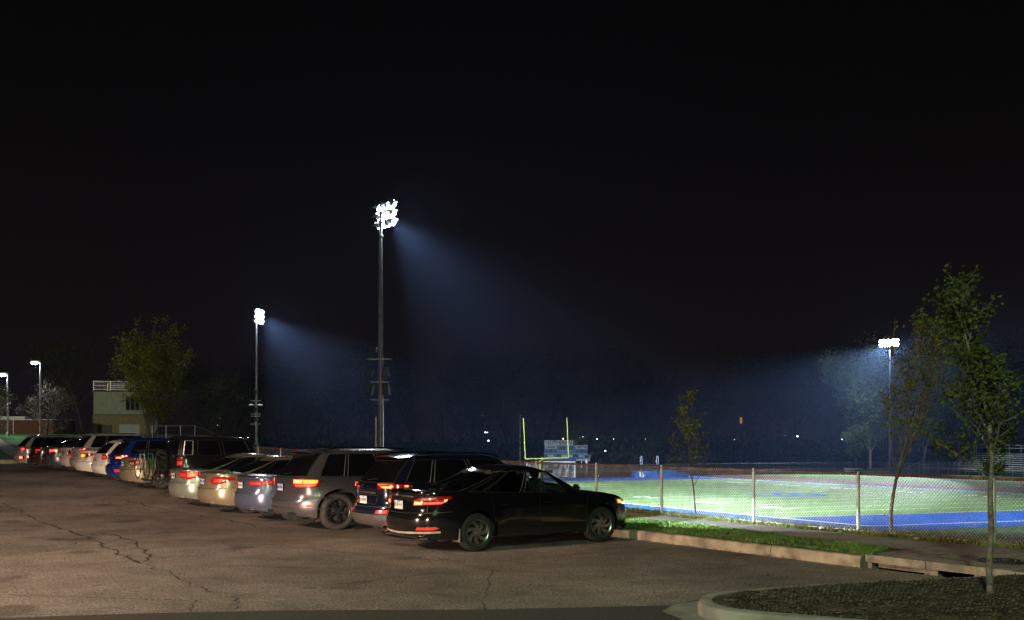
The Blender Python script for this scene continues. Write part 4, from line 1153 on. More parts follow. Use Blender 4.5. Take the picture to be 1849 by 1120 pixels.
other('hatchback','small white hatchback tucked against the bright blue suv','car',
  suv_spec(L=4.1,W=1.72,H=1.52,wb=2.5,ro=.78,R=.31,rr=.2,belt=.98,style='five',clear=.21,arch=.06),paint('white_paint',(.50,.48,.46),.3),
  [([(.60,.78),(.86,.80),(.88,.98),(.64,1.0)],[('dim',[(.64,.82),(.82,.83),(.83,.92),(.66,.93)])])],-38.8,8.55,(.76,M_PLATE,.58))
other('sedan','white sedan with orange lit tail lamps left of the small white hatchback','sedan',
  sedan_spec(L=4.6,W=1.76,H=1.45,wb=2.65,ro=1.06,R=.315,rr=.205,style='ten'),paint('warm_white_paint',(.45,.43,.39),.3),
  [([(.40,.78),(.70,.76),(1.12,.88),(1.05,.93),(.70,.95),(.42,.92)],[('amber',[(.46,.80),(.68,.80),(.70,.90),(.48,.90)])])],-40.8,8.35,(.82,M_PLATE,.62))
other('suv','silver suv with a bright pair of red tail lamps between two pale sedans','suv',
  suv_spec(L=4.7,W=1.88,H=1.70,wb=2.75,ro=.98,R=.36,rr=.23,belt=1.06,style='five',clear=.24,sglass=M_GLASSDARK,sdark=(0,1)),paint('silver_paint',(.36,.36,.36),.25,.4),
  [([(.62,.90),(.86,.88),(1.18,1.02),(1.14,1.08),(.8,1.09),(.62,1.06)],[('red',[(.65,.93),(.84,.92),(1.0,1.0),(.7,1.04)]),('hot',[(.86,.98),(.95,1.0),(.96,1.04),(.87,1.03)])])],-42.9,8.6,(.86,M_PLATE,.62))
other('sedan','pearl white boxy sedan with unlit triangular tail lamps','sedan',
  sedan_spec(L=4.75,W=1.80,H=1.44,wb=2.70,ro=1.15,R=.32,rr=.21,style='ten',pr=9),paint('pearl_paint',(.46,.41,.36),.28,.1),
  [([(.62,.72),(.86,.71),(.90,.74),(.84,.88),(.74,.97),(.66,.92)],[('refl',[(.66,.74),(.84,.73),(.82,.78),(.66,.79)])])],-45.2,8.65,(.84,M_PLATE,.62),lens=M_LENSD)
other('sedan','dark grey sedan with one bright red tail lamp, third car from the left end','sedan',
  sedan_spec(L=4.75,W=1.80,H=1.47,wb=2.72,ro=1.10,R=.32,rr=.21,style='five'),paint('dark_grey_paint',(.05,.055,.055),.25,.4),
  [([(.56,.82),(.85,.80),(1.15,.88),(1.12,.98),(.60,.98)],[('hot',[(.82,.86),(.98,.87),(.97,.93),(.82,.93)]),('red',[(.6,.84),(1.05,.87),(1.05,.95),(.62,.95)])])],-47.8,8.4,(.82,M_PLATE,.62))
other('sedan','dark maroon sedan, second car from the left end','sedan',
  sedan_spec(L=4.75,W=1.80,H=1.46,wb=2.72,ro=1.12,R=.32,rr=.21,style='ten'),paint('maroon_paint',(.035,.006,.006),.18),
  [([(.56,.82),(.85,.80),(1.15,.88),(1.12,.98),(.60,.98)],[('dim',[(.62,.85),(.9,.85),(.9,.93),(.62,.93)])])],-50.4,8.25,(.82,M_PLATE,.62),lens=M_LENSD)
other('hatchback','silver hatchback with bright lower lamps at the far left end of the row','car',
  suv_spec(L=4.4,W=1.78,H=1.60,wb=2.6,ro=.85,R=.33,rr=.21,belt=1.0,style='five',clear=.21),paint('cool_silver_paint',(.40,.41,.42),.25,.4),
  [([(.62,.84),(.86,.84),(1.1,.96),(1.0,1.02),(.66,1.02)],[('red',[(.66,.86),(.86,.87),(.86,.96),(.68,.96)])]),([(.60,.42),(.90,.42),(.92,.58),(.62,.58)],[('hot',[(.66,.46),(.80,.46),(.80,.55),(.66,.55)])])],-53.2,8.05,(.80,M_PLATE,.62))

# ---- bicycles on the rack
def bicycle(label,frame,off,flip):
    r=empty('bicycle'); tag(r,label,'bicycle','bicycles on the rack')
    fm=mat('frame_'+frame[0],frame[1],.3,coat=1,var=.1)
    a,b=(0,.34,.34),(0,-.70+.04,.34)  # wheel centres along y
    for c in((0,.52,.35),(0,-.52,.35)):
        mb=MB(); mb.lathe([(.335,-.018),(.352,0),(.335,.018),(.318,0),(.335,-.018)],c=c,n=36,axis='X'); w=mb.build('wheel',M_RUBBER,r,smooth=True)
        mb=MB(); mb.lathe([(.305,-.010),(.318,-.010),(.318,.010),(.305,.010),(.305,-.010)],c=c,n=36,axis='X'); mb.build('rim',M_ALLOY,w)
        mb=MB()
        for k in range(14):
            t=2*math.pi*k/14; mb.tube([(c[0],c[1],c[2]),(c[0],c[1]+.306*math.cos(t),c[2]+.306*math.sin(t))],.003,3)
        mb.lathe([(0,-.03),(.02,-.03),(.02,.03),(0,.03)],c=c,n=10,axis='X'); mb.build('spokes',M_ALLOY,w)
    bb=(0,-.08,.30); st=(0,-.20,.80); hd=(0,.30,.82); hd2=(0,.34,.70)
    mb=MB()
    for p,q in((bb,st),(st,hd),(bb,hd2),(hd,hd2),(bb,(0,-.52,.35)),((0,-.19,.74),(0,-.52,.35)),(hd2,(0,.52,.35))): mb.tube([p,q],.018,8)
    mb.build('frame',fm,r,smooth=True)
    mb=MB(); mb.tube([(0,.30,.82),(0,.28,.94)],.014,8); mb.tube([(-.30,.24,.96),(-.1,.29,.94),(.1,.29,.94),(.30,.24,.96)],.013,8); mb.build('handlebar',M_BLACKTRIM,r,smooth=True)
    mb=rbox((0,-.24,.90),(.13,.26,.05),.02,2); mb.tube([(0,-.20,.80),(0,-.225,.88)],.013,8); mb.build('saddle',M_BLACKTRIM,r,smooth=True)
    mb=MB(); mb.lathe([(0,.02),(.09,.02),(.09,.028),(0,.028)],c=bb,n=20,axis='X'); mb.tube([(.04,-.08,.30),(.05,.08,.26)],.01,6); mb.tube([(-.04,-.08,.30),(-.05,-.24,.34)],.01,6); mb.box((.09,.08,.26),(.09,.07,.02)); mb.box((-.09,-.24,.34),(.09,.07,.02)); mb.build('crank',M_ALLOY,r)
    base=car_j.location; h=P(0,1); rt=P(1,0)
    pos=base+h*off[0]+rt*off[1]; r.location=(pos.x,pos.y,base.z+off[2]); r.rotation_euler=(0,R_(off[3]),R_(35)+(math.pi if flip else 0)); return r
bicycle('green framed bicycle nearest the tailgate on the rack of the tall black off-road vehicle',('green',(.02,.16,.05)),(-.42,.15,.48,0),False)
bicycle('silver framed bicycle outermost on the rack of the tall black off-road vehicle',('silver',(.35,.36,.36)),(-.66,-.05,.46,0),True)
# ------------------------------------------------------------------ chain link fence
M_WIRE=mat('fence_wire',(.50,.46,.40),.5,.5,var=.3,vscale=6)
M_RUST=mat('fence_rust',(.16,.075,.05),.7,.3,var=.4,vscale=5)
M_POST=mat('fence_post_metal',(.50,.47,.44),.5,.4,var=.25,vscale=5)
VF=15.85
fe=empty('chain_link_fence',P(-8.86,VF,.18)); tag(fe,'low chain link fence with a rusty top rail along the sidewalk behind the cars','fence')
def fz(u): return vergez(u)
pu=[-8.86+2.6*i for i in range(1,5)][::-1]+[-8.86,-11.45,-13.96,-16.68,-19.0,-21.5]; 
while pu[-1]>-58: pu.append(pu[-1]-2.55)
FH=1.10
for u in pu:
    p=P(u,VF); z=fz(u); mb=MB(); mb.lathe([(.032,z-.2),(.032,z+FH+.0),(.026,z+FH+.04),(0,z+FH+.055)],c=(p.x,p.y,0),n=10)
    for hh in(.25,.55,.85): mb.lathe([(.036,z+hh),(.036,z+hh+.02)],c=(p.x,p.y,0),n=10)
    local(fe,mb).build('post',M_POST,fe,smooth=True)
mb=MB(); pts=[P(u,VF-.0,fz(u)+FH) for u in frange(pu[0],-58,90)]; mb.tube(pts,.024,8); local(fe,mb).build('top_rail',M_RUST,fe,smooth=True)
mb=MB(); mb.tube([P(u,VF-.035,fz(u)+.06) for u in frange(pu[0],-58,60)],.004,4); local(fe,mb).build('tension_wire',M_WIRE,fe)
cell=.062; v=[];f=[]
def wire(u0,z0,u1,z1,dv,rad=.0026):
    a=P(u0,VF-.03+dv,fz(u0)+z0); b=P(u1,VF-.03-dv,fz(u1)+z1); d=(b-a).normalized(); n1=d.cross(P(0,1)).normalized()*rad; n2=P(0,1)*rad; k=len(v)
    for p in(a,b):
        for q in(n1,n2-n1*.5,-n2-n1*.5): v.append(tuple(p+q))
    f.extend([(k,k+1,k+4,k+3),(k+1,k+2,k+5,k+4),(k+2,k,k+3,k+5)])
u=pu[0]
while u>-36:
    h=FH-.03; wire(u,.04,u-h*.92,.04+h,.002); wire(u,.04+h,u-h*.92,.04,-.002); u-=cell*.92*1.414*(.78)
raw('chain_mesh',[tuple(Vector(p)-fe.location) for p in v],f,M_WIRE,fe)
# far part of the mesh: wider weave, same wires
v=[];f=[]
while u>-57:
    h=FH-.03; wire(u,.04,u-h*.92,.04+h,.002); wire(u,.04+h,u-h*.92,.04,-.002); u-=.12
raw('chain_mesh',[tuple(Vector(p)-fe.location) for p in v],f,M_WIRE,fe)

# ------------------------------------------------------------------ trees
def grow(seed,height,r0,bl=.42,sl=.55,*,crown=.35,spread=.5,nb=14,levels=3,leaf=.06,nleaf=10,tips=1.0,up=.5,stems=1,lean=(0,0),leafspread=.15,bend=.12,asym=0,rag=.25,vase=0):
    rnd=random.Random(seed); wood=MB(); LV=[];LF=[]
    def leafclump(p,s,n):
        for _ in range(n):
            q=Vector((rnd.gauss(0,s),rnd.gauss(0,s),rnd.gauss(0,s*.8)))+p
            a=Vector((rnd.uniform(-1,1),rnd.uniform(-1,1),rnd.uniform(-.9,.5))).normalized(); b=a.cross(Vector((rnd.uniform(-1,1),rnd.uniform(-1,1),rnd.uniform(-1,1))))
            if b.length<1e-3: continue
            b.normalize(); L=leaf*rnd.uniform(.6,1.4); W=L*.42; k=len(LV); c=a.cross(b)*L*.12
            LV.extend([tuple(q),tuple(q+a*L*.5+b*W+c),tuple(q+a*L*1.05),tuple(q+a*L*.5-b*W+c)]); LF.append((k,k+1,k+2,k+3))
    def branch(p,d,L,r,lev):
        n=5 if lev else 8; pts=[p];rs=[r]; q=p.copy(); dd=d.copy()
        for i in range(n):
            dd=(dd+Vector((rnd.gauss(0,bend),rnd.gauss(0,bend),rnd.gauss(0,bend*.6)+(.06*up if lev else .0)))).normalized()
            q=q+dd*L/n; pts.append(q.copy()); rs.append(max(r*(1-(.78 if lev else .80)*(i+1)/n),.0035*(height/6+.4)))
        wood.tube(pts,rs,7 if lev==0 else (5 if lev==1 else 3),cap=lev==0)
        return pts,rs
    def sub(pts,rs,L,lev):
        if lev>=levels:
            if nleaf:
                for q in pts[2:]: 
                    if rnd.random()<.9*tips: leafclump(q,leafspread*rnd.uniform(.4,1.2),rnd.randint(1,nleaf))
            return
        n=max(3,int(nb*(.62**lev)*(1 if lev else 1)))
        for i in range(n):
            t=crown+(1-crown)*(i+rnd.random())/n if lev==0 else .18+.8*(i+rnd.random())/n
            x=t*(len(pts)-1); k=min(int(x),len(pts)-2); p=pts[k].lerp(pts[k+1],x-k); d0=(pts[k+1]-pts[k]).normalized()
            az=i*2.399+rnd.uniform(-.5,.5); o=Vector((math.cos(az),math.sin(az),0)); 
            if lev: o=(o+Vector((0,0,rnd.uniform(-.5,.7)))).normalized()
            s_=spread*rnd.uniform(.75,1.2); d=(d0*(1-s_)+o*s_+Vector((0,0,up*.35))).normalized()
            prof=math.sin(math.pi*min(1,max(.08,((t-crown)/(1-crown)*.85+.12)))) if lev==0 else (1-.5*t)
            if vase and lev==0: prof=1.15-vase*(t-crown)/(1-crown)
            LL=(L*bl if lev==0 else L*sl)*(.45+.75*prof)*rnd.uniform(1-rag,1+rag)
            if asym and lev==0: LL*=1+asym*o.x
            pp,rr=branch(p,d,LL,max(rs[k]*(.42 if lev==0 else .6),.004),lev+1)
            if nleaf and lev>=levels-2: leafclump(pp[-1],leafspread,nleaf)
            sub(pp,rr,LL,lev+1)
    for sN in range(stems):
        az=sN*2.1+.4; d=Vector((lean[0]+(math.cos(az)*.30 if stems>1 else 0),lean[1]+(math.sin(az)*.30 if stems>1 else 0),1)).normalized()
        pts,rs=branch(Vector((0.05*sN,0,-.15)),d,(height+.15)*rnd.uniform(.88,1) ,r0,0); sub(pts,rs,height,0)
    return wood,LV,LF
M_BARK=mat('bark',(.11,.085,.06),.9,var=.35,vscale=9,bump=.8,bscale=40)
M_BARKP=mat('bark_pale',(.30,.27,.22),.85,var=.4,vscale=6,bump=.5,bscale=30)
M_LEAFY=leafmat('leaf_spring',(.17,.15,.012)); M_LEAFG=leafmat('leaf_green',(.050,.062,.011)); M_LEAFB=leafmat('leaf_pale',(.15,.22,.09)); M_LEAFR=leafmat('leaf_rust',(.085,.095,.02)); M_BLOS=leafmat('blossom',(.10,.085,.055))
def tree(name,label,loc,bark,leafm,group=None,rz=0,**k):
    wood,LV,LF=grow(**k); r=empty(name,loc,rz); tag(r,label,'tree',group)
    wood.build('trunk',bark,r,smooth=True,sharp=80)
    if LF: raw('crown',LV,LF,leafm,r)
    return r
G1='young street trees along the fence'; M_BARKY=mat('bark_young',(.15,.13,.10),.85,var=.5,vscale=14,bump=.8,bscale=50)
tree('sapling','small sparse sapling with rust tinged leaves, leftmost tree along the near fence',onz(1257,924,.10),M_BARK,M_LEAFR,G1,rz=.4,
  seed=11,height=2.75,r0=.026,bl=.30,sl=.35,crown=.27,spread=.46,nb=11,levels=2,leaf=.055,nleaf=6,leafspread=.045,up=1.0,bend=.07,tips=.5,vase=.8)
tree('sapling','leaning dark young tree behind the fence in front of the far light pole',onz(1609,953,.13),M_BARK,M_LEAFR,G1,rz=0,
  seed=25,height=3.25,r0=.042,bl=.46,sl=.34,crown=.33,spread=.46,nb=16,levels=2,leaf=.050,nleaf=8,leafspread=.055,up=1.5,bend=.07,vase=.65,lean=(-.17,.0),tips=.75)
tree('young_tree','tall slim young tree with green leaves standing in the planting bed in front',onz(1790,1072,.22),M_BARKY,M_LEAFG,G1,rz=1.0,
  seed=37,height=3.40,r0=.042,bl=.128,sl=.52,crown=.37,spread=.50,nb=20,levels=2,leaf=.044,nleaf=8,leafspread=.055,up=.5,bend=.09,tips=.7,rag=.5,vase=.75)
tree('young_tree','young tree cut by the right edge of the picture, beside the slim young tree',onz(1935,1060,.2),M_BARKP,M_LEAFG,G1,rz=.3,
  seed=48,height=2.7,r0=.045,bl=.24,sl=.45,crown=.4,spread=.5,nb=16,levels=2,leaf=.046,nleaf=5,leafspread=.060,up=.9,bend=.05,tips=.8)
def lz(px,Z):
    x=(px-CX)/F*Z; u,v=UV(x,Z); return groundz(u,v)
def on_g(px,Z): return at(px,Z,lz(px,Z))
tree('spreading_tree','wide yellow green tree with several pale stems in front of the two storey press building',at(270,100,1.3),M_BARK,M_LEAFY,None,
  seed=5,height=7.3,r0=.10,crown=.22,spread=.50,nb=11,levels=3,leaf=.17,nleaf=6,leafspread=.26,up=.8,stems=4,bend=.08,tips=.8,bl=.47,rag=.4)
tree('spreading_tree','bare spreading tree with pale blossom beside the left parking lot lamps',at(83,92,.9),M_BARK,M_BLOS,None,
  seed=8,height=5.2,r0=.17,crown=.22,spread=.66,nb=12,levels=3,leaf=.09,nleaf=3,leafspread=.22,up=.35,bend=.09,tips=.8)
tree('spreading_tree','blossoming tree cut by the left edge of the picture',at(-22,96,1.2),M_BARK,M_BLOS,None,
  seed=9,height=4.6,r0=.15,crown=.25,spread=.62,nb=12,levels=3,leaf=.12,nleaf=6,leafspread=.3,up=.3,bend=.07)
G2='trees behind the far side of the field'
for i,(px,Z,h,lab,m,sd,kw) in enumerate([
  (1572,192,17.0,'tall pale green tree left of the far light pole',M_LEAFB,51,dict(crown=.16,spread=.42,nb=17)),
  (1545,176,6.0,'small light bush tree at the foot of the tall pale tree',M_LEAFB,52,dict(crown=.2,spread=.5,nb=9)),
  (1668,196,15,'broad green tree right of the far light pole',M_LEAFB,53,dict(crown=.2,spread=.5,nb=14)),
  (1735,200,18,'bushy green tree above the left end of the bleachers',M_LEAFB,54,dict(crown=.18,spread=.5,nb=16)),
  (1822,205,17,'green tree behind the middle of the bleachers',M_LEAFG,55,dict(crown=.2,spread=.5,nb=13)),
  (1905,205,17,'green tree at the right edge behind the bleachers',M_LEAFG,56,dict(crown=.2,spread=.5,nb=13)),
  (1640,215,12,'low dark tree behind the leaning young tree',M_LEAFG,57,dict(crown=.12,spread=.5,nb=13)),
  (1042,225,7,'small conifer shaped tree right of the scoreboard',M_LEAFG,58,dict(crown=.1,spread=.45,nb=12)),
  (1180,235,7.5,'small rounded tree behind the vault standards',M_LEAFG,59,dict(crown=.1,spread=.5,nb=12))]):
    tree('background_tree',lab,at(px,Z,FZ),M_BARKP if i<4 else M_BARK,m,G2,rz=i,seed=sd,height=h,r0=.018*h,levels=3,leaf=.40 if h>8 else .26,nleaf=7,leafspread=.55 if h>8 else .3,up=.7,bend=.06,tips=.85,**kw)
# bare woods along the horizon: six kinds, copied
protos=[]
for i in range(6):
    k=dict(seed=100+i,height=17+i,r0=.30,crown=.22,spread=.46+.03*(i%3),nb=12,levels=3,leaf=.35,nleaf=(0,1,0,2,1,3)[i],leafspread=.8,up=.6,bend=.08,tips=.5)
    wood,LV,LF=grow(**k); w=wood.build('trunk',M_BARK,None,link=False); cm=None
    if LF: cm=bpy.data.meshes.new('crown'); cm.from_pydata(LV,[],LF); cm.materials.append(M_LEAFG)
    protos.append((w.data,cm))
rnd=random.Random(77)
adj=['bare','tall bare','thinly leafed','forked bare','leaning bare','budding']
n=0
for row,(Z0,cnt) in enumerate(((262,34),(300,28))):
    for i in range(cnt):
        px=355+(1900-355)*(i+rnd.uniform(.1,.9))/cnt; Z=Z0+rnd.uniform(-14,14); k=rnd.randrange(6)
        r=empty('woodland_tree',at(px,Z,FZ),rnd.uniform(0,6)); s_=rnd.uniform(.78,1.18)
        if 820<px<1200: s_*=1.0
        r.scale=(s_*1.15,s_*1.15,s_*.98)
        tag(r,'dark bare woodland tree in the unlit belt of trees beyond the field','tree','woodland trees beyond the field')
        t=bpy.data.objects.new('trunk',protos[k][0]); COL.objects.link(t); t.parent=r
        if protos[k][1]: t=bpy.data.objects.new('crown',protos[k][1]); COL.objects.link(t); t.parent=r
# nearer dark mass behind the cars on the left
for i,(px,Z,s_) in enumerate(((385,150,.50),(420,165,.42),(500,190,.5),(600,240,.95),(640,250,1.02),(545,215,.6),(150,150,.5),(120,170,.5))):
    r=empty('dark_tree',at(px,Z,lz(px,Z)),i*1.3); r.scale=(s_*1.3,s_*1.3,s_)
    tag(r,['dark tree just right of the wide yellow green tree','low dark tree left of the middle light pole','low dark tree between the two left light poles','tall dark bare tree left of the nearest light pole','tall dark bare tree right behind the speaker pole','small dark tree low behind the slate blue sedan','dark tree in the gap left of the press building','dark tree behind the blossoming tree'][i],'tree')
    for nm,me in zip(('trunk','crown'),protos[5 if i!=3 else 1]):
        if me: t=bpy.data.objects.new(nm,me); COL.objects.link(t); t.parent=r
# undergrowth of the woods: one dense mass
rnd=random.Random(5); v=[];f=[]
for i in range(26000):
    px=rnd.uniform(330,2300); Z=rnd.uniform(235,330); x=(px-CX)/F*Z; h=7.5*(.5+.5*abs(mnoise.noise(Vector((x*.05,Z*.05,0)))*2))
    z=FZ+rnd.random()**1.3*h; a=rnd.uniform(0,6.28); L=rnd.uniform(.35,.9); k=len(v); b=rnd.uniform(-.6,.6)
    v+=[(x,Z,z),(x+math.cos(a)*L,Z+math.sin(a)*L,z+L*b),(x+math.cos(a)*L*.6,Z+math.sin(a)*L*.6,z+L*.9)]; f.append((k,k+1,k+2))
o=raw('undergrowth',v,f,M_LEAFG); tag(o,'dark tangled undergrowth filling the foot of the woods beyond the field','undergrowth',kind='stuff')

# ------------------------------------------------------------------ press building, left side
def bx(par,name,c,d,m,**k):
    mb=MB(); mb.box(c,d); return mb.build(name,m,par,**k)
M_STUCCO=mat('stucco_pale',(.33,.35,.27),.9,var=.1,vscale=2,bump=.2)
M_TANB=mat('tan_block',(.25,.20,.10),.9,var=.15,vscale=3,bump=.3)
M_DARKD=mat('dark_door',(.03,.035,.045),.6,var=.2); M_ROLL=mat('roll_door',(.42,.44,.48),.6,var=.12,vscale=2)
M_WING=mat('window_glass_dark',(.010,.012,.008),.08,coat=.6,var=.2)
s_=14.06; Z=128; pb=empty('press_building',at(215,Z,1.35),R_(4)); tag(pb,'two storey press building with pale upper wall, tan lower wall and a railed roof','building')
W=93/s_; D=5.5
bx(pb,'lower_wall',(0,D/2,1.75),(W,D,3.5),M_TANB); bx(pb,'upper_wall',(.03,D/2,4.95),(W-.12,D-.1,2.9),M_STUCCO); bx(pb,'floor_band',(0,D/2,3.46),(W+.06,D+.06,.10),M_DARKD)
bx(pb,'roof',(.03,D/2,6.46),(W+.1,D+.1,.14),M_DARKD)
dr_=bx(pb,'door',(-W*.27,-.03,1.05),(1.7,.08,2.1),M_DARKD); bx(dr_,'door_frame',(-W*.27,-.015,2.13),(1.86,.09,.08),M_TANB)
rl=bx(pb,'roll_up_door',(W*.20,-.03,1.1),(2.55,.08,2.2),M_ROLL)
mb=MB()
for i in range(9): mb.box((W*.20,-.075,.12+.24*i),(2.5,.012,.02))
mb.build('slat',M_DARKD,rl)
w_=bx(pb,'window',(W*.26,-.0,4.9),(1.75,.12,1.75),M_WING)
mb=MB()
for x in(-.88,-.3,.3,.88): mb.box((W*.26+x,-.07,4.9),(.06,.05,1.78))
for z in(-.88,.88): mb.box((W*.26,-.07,4.9+z),(1.82,.045,.06))
mb.build('window_frame',M_STUCCO,w_)
mb=MB(); h0=6.53
for yy in(.05,D-.05):
    for i in range(4): mb.box((-W/2+.1+(W-.2)*i/3,yy,h0+.62),(.09,.09,1.24))
    mb.box((0,yy,h0+1.22),(W-.15,.06,.06)); mb.box((0,yy,h0+.15),(W-.15,.04,.04)); mb.box((0,yy,h0+.68),(W-.15,.035,.035))
    for i in range(40): mb.box((-W/2+.2+(W-.4)*i/39,yy,h0+.68),(.015,.015,1.08))
for xx in(-W/2+.1,W/2-.1): mb.box((xx,D/2,h0+1.22),(.06,D-.2,.055)); mb.box((xx,D/2,h0+.68),(.035,D-.2,.03))
mb.build('railing',M_GALV,pb)
# low brick building at the left edge
M_BRICK=mat('red_brick',(.16,.055,.045),.9,var=.15,vscale=20,bump=.3); M_ROOFM=mat('pale_metal_roof',(.42,.45,.50),.5,.3,var=.15)
bb=empty('brick_building',at(-20,120,2.1)); tag(bb,'low red brick building with a pale metal roof at the left edge','building')
bx(bb,'wall',(0,3,.9),(15.5,6,2.0),M_BRICK)
mb=MB(); mb.prism([(-8,0),(8,0),(8,6.3),(-8,6.3)],1.9,2.0); mb.prism([(-8,.6),(4,.6),(3,5.7),(-8,5.7)],2.0,2.35); mb.build('roof',M_ROOFM,bb)
mb=MB(); mb.box((3,-.05,.95),(.1,.1,1.9)); mb.box((-3,-.05,.95),(.1,.1,1.9)); mb.build('downpipe',M_ROOFM,bb)
# kerb of the left lawn
pts=[on_g(-30,62),on_g(20,60),on_g(60,58),on_g(110,60)]
# concrete path on the lawn
v=[]
for (a,b) in ((0,787.6),(24,795),(30,795),(7,787.6)):
    pass
pp=[]
for px,Z in((-20,100),(28,66)): 
    g=on_g(px,Z); pp.append(g)
o=raw('lawn_path',[tuple(pp[0]+Vector((-.7,0,.05))),tuple(pp[0]+Vector((.7,0,.05))),tuple(pp[1]+Vector((.5,0,.05))),tuple(pp[1]+Vector((-.5,0,.05)))],[(0,1,2,3)],M_CONC); tag(o,kind='structure')
a,b=P(-62.3,-30),P(-62.3,12.6); mb=MB(); d=P(-1,0)*.16
mb.prism([tuple(a[:2]),tuple(b[:2]),tuple((b+d)[:2]),tuple((a+d)[:2])],.3,.68); o=mb.build('lawn_kerb',M_CONC); tag(o,kind='structure')
# left lawn is fresh green
v=[];f=[]; uu=frange(-62.5,-135,30); vv=frange(-14,24,20)
for u in uu:
    for w in vv: p=P(u,w); v.append((p.x,p.y,groundz(u,w)+.03))
for i in range(30):
    for j in range(20): f.append((i*21+j,i*21+j+1,(i+1)*21+j+1,(i+1)*21+j))
o=raw('lawn',v,f,mat('lawn_green',(.03,.11,.012),.95,var=.3,vscale=.8,bump=.5,bscale=12)); tag(o,kind='structure')
# left fence with a slanting end beyond the spreading tree
lf=empty('field_fence',at(352,88,lz(352,88))); tag(lf,'far wire fence with a slanting end rail beyond the black suv','fence')
for i,px in enumerate((275,300,326,352)):
    mb=MB(); a=at(px,88+ (352-px)*.05,lf.location.z+2.05)-lf.location; mb.tube([(a.x,a.y,-.5),tuple(a)],.04,6); mb.build('post',M_GALV,lf)
mb=MB(); a=at(275,92,lf.location.z+2.05)-lf.location; b=at(352,88,lf.location.z+2.05)-lf.location; c=at(385,84,lf.location.z+1.4)-lf.location; mb.tube([tuple(a),tuple(b),tuple(c)],.03,6)
mb.build('rail',M_GALV,lf)

# ------------------------------------------------------------------ street lamps on the left
M_POLE=mat('pole_metal',(.24,.25,.26),.45,.6,var=.15,vscale=2)
LG='parking lot lamps on the left'
for px,top,Z,lab,pw in((73,653,92,'tall lit parking lot lamp behind the blossoming tree',1),(14,675,100,'lit parking lot lamp nearest the left edge',1)):
    base=on_g(px,Z); zt=CAMZ+(HY-top)*Z/F
    r=empty('street_lamp',base); tag(r,lab,'street lamp',LG); h=zt-base.z
    mb=MB(); mb.tube([(0,0,-.3),(0,0,h)],[.11,.075],10); mb.lathe([(.2,0),(.2,.35),(.12,.4)],n=12); mb.build('pole',M_POLE,r,smooth=True)
    mb=rbox((-.42,-.0,h+.02),(.85,.36,.16),.05,2); hd=mb.build('lamp_head',M_POLE,r,smooth=True)
    mb=rbox((-.55,0,h-.12),(.62,.40,.26),.11,3); mb.build('bulb',emis('lot_bulb',(.85,.95,1),110),hd,smooth=True)
    spot('street_lamp_light',(base.x-.52,base.y-.1,zt-.25),(base.x-.5,base.y-.4,0),STREETP,150,.5,(.88,.95,1),.15)

# ------------------------------------------------------------------ goal posts, soccer goal, scoreboard
M_YEL=mat('goal_yellow',(.78,.86,.16),.4,var=.05)
G=Vector((5.3,150,FZ)); gp=empty('goal_post',G); tag(gp,'yellow gridiron goal post standing behind the soccer goal','goal post')
def wire_to(px,py,Z): return Vector(((px-CX)/F*Z,Z,CAMZ+(HY-py)*Z/F))
gA,gB=wire_to(948.5,829,148.9),wire_to(1026.5,826.5,151.1)
def lv(p,o): return tuple(Vector(p)-o.location)
mid=(gA+gB)/2
mb=MB(); mb.tube([lv(gA,gp),lv(gB,gp)],.085,10); mb.build('crossbar',M_YEL,gp,smooth=True)
for a,(px,py) in((gA,(945,755)),(gB,(1023.5,754.5))):
    t=wire_to(px,py,a.y); mb=MB(); mb.tube([lv(a,gp),lv(t,gp)],.075,10); mb.build('upright',M_YEL,gp,smooth=True)
b=onz(976,864,FZ); mb=MB(); mb.tube([(b.x-G.x,b.y-G.y+2,0),(b.x-G.x,b.y-G.y+2,mid.z-G.z-.5),(mid.x-G.x-.3,mid.y-G.y+.9,mid.z-G.z-.05),lv(mid,gp)],.12,10); mb.build('post',M_YEL,gp,smooth=True)
# soccer goal
SGa,SGb=onz(955,863.5,FZ),onz(1038,862.5,FZ)
SGb=Vector((SGb.x,SGb.y,FZ)); SGa=at(957,SGb.y-1.5,FZ)
sg=empty('soccer_goal',(SGa+SGb)/2); tag(sg,'white framed soccer goal with a striped black net on the far blue end zone','soccer goal')
M_WHITE=mat('frame_white',(.82,.83,.84),.4,var=.04); M_NET=mat('net_white',(.6,.62,.64),.8,var=.1)
H=2.44; dvec=(SGb-SGa).normalized(); back=Vector((-dvec.y,dvec.x,0)); 
if back.y<0: back=-back
L=lambda p:tuple(Vector(p)-sg.location)
mb=MB(); a0,b0=SGa,SGb; a1,b1=SGa+Vector((0,0,H)),SGb+Vector((0,0,H))
mb.tube([L(a0),L(a1)],.10,8); mb.build('side_post',M_WHITE,sg); mb=MB(); mb.tube([L(b0),L(b1)],.10,8); mb.build('side_post',M_WHITE,sg)
mb=MB(); mb.tube([L(a1),L(b1)],.10,8); mb.build('crossbar',M_WHITE,sg)
mb=MB()
a2,b2=a1+back*.9-dvec*.2,b1+back*.9-dvec*.6; a3,b3=a0+back*2.2-dvec*.5,b0+back*2.2-dvec*.9
for p,q in((a1,a2),(b1,b2),(a2,a3),(b2,b3),(a3,b3),(a0,a3),(b0,b3),(a2,b2)): mb.tube([L(p),L(q)],.06,6)
mb.build('back_frame',M_WHITE,sg)
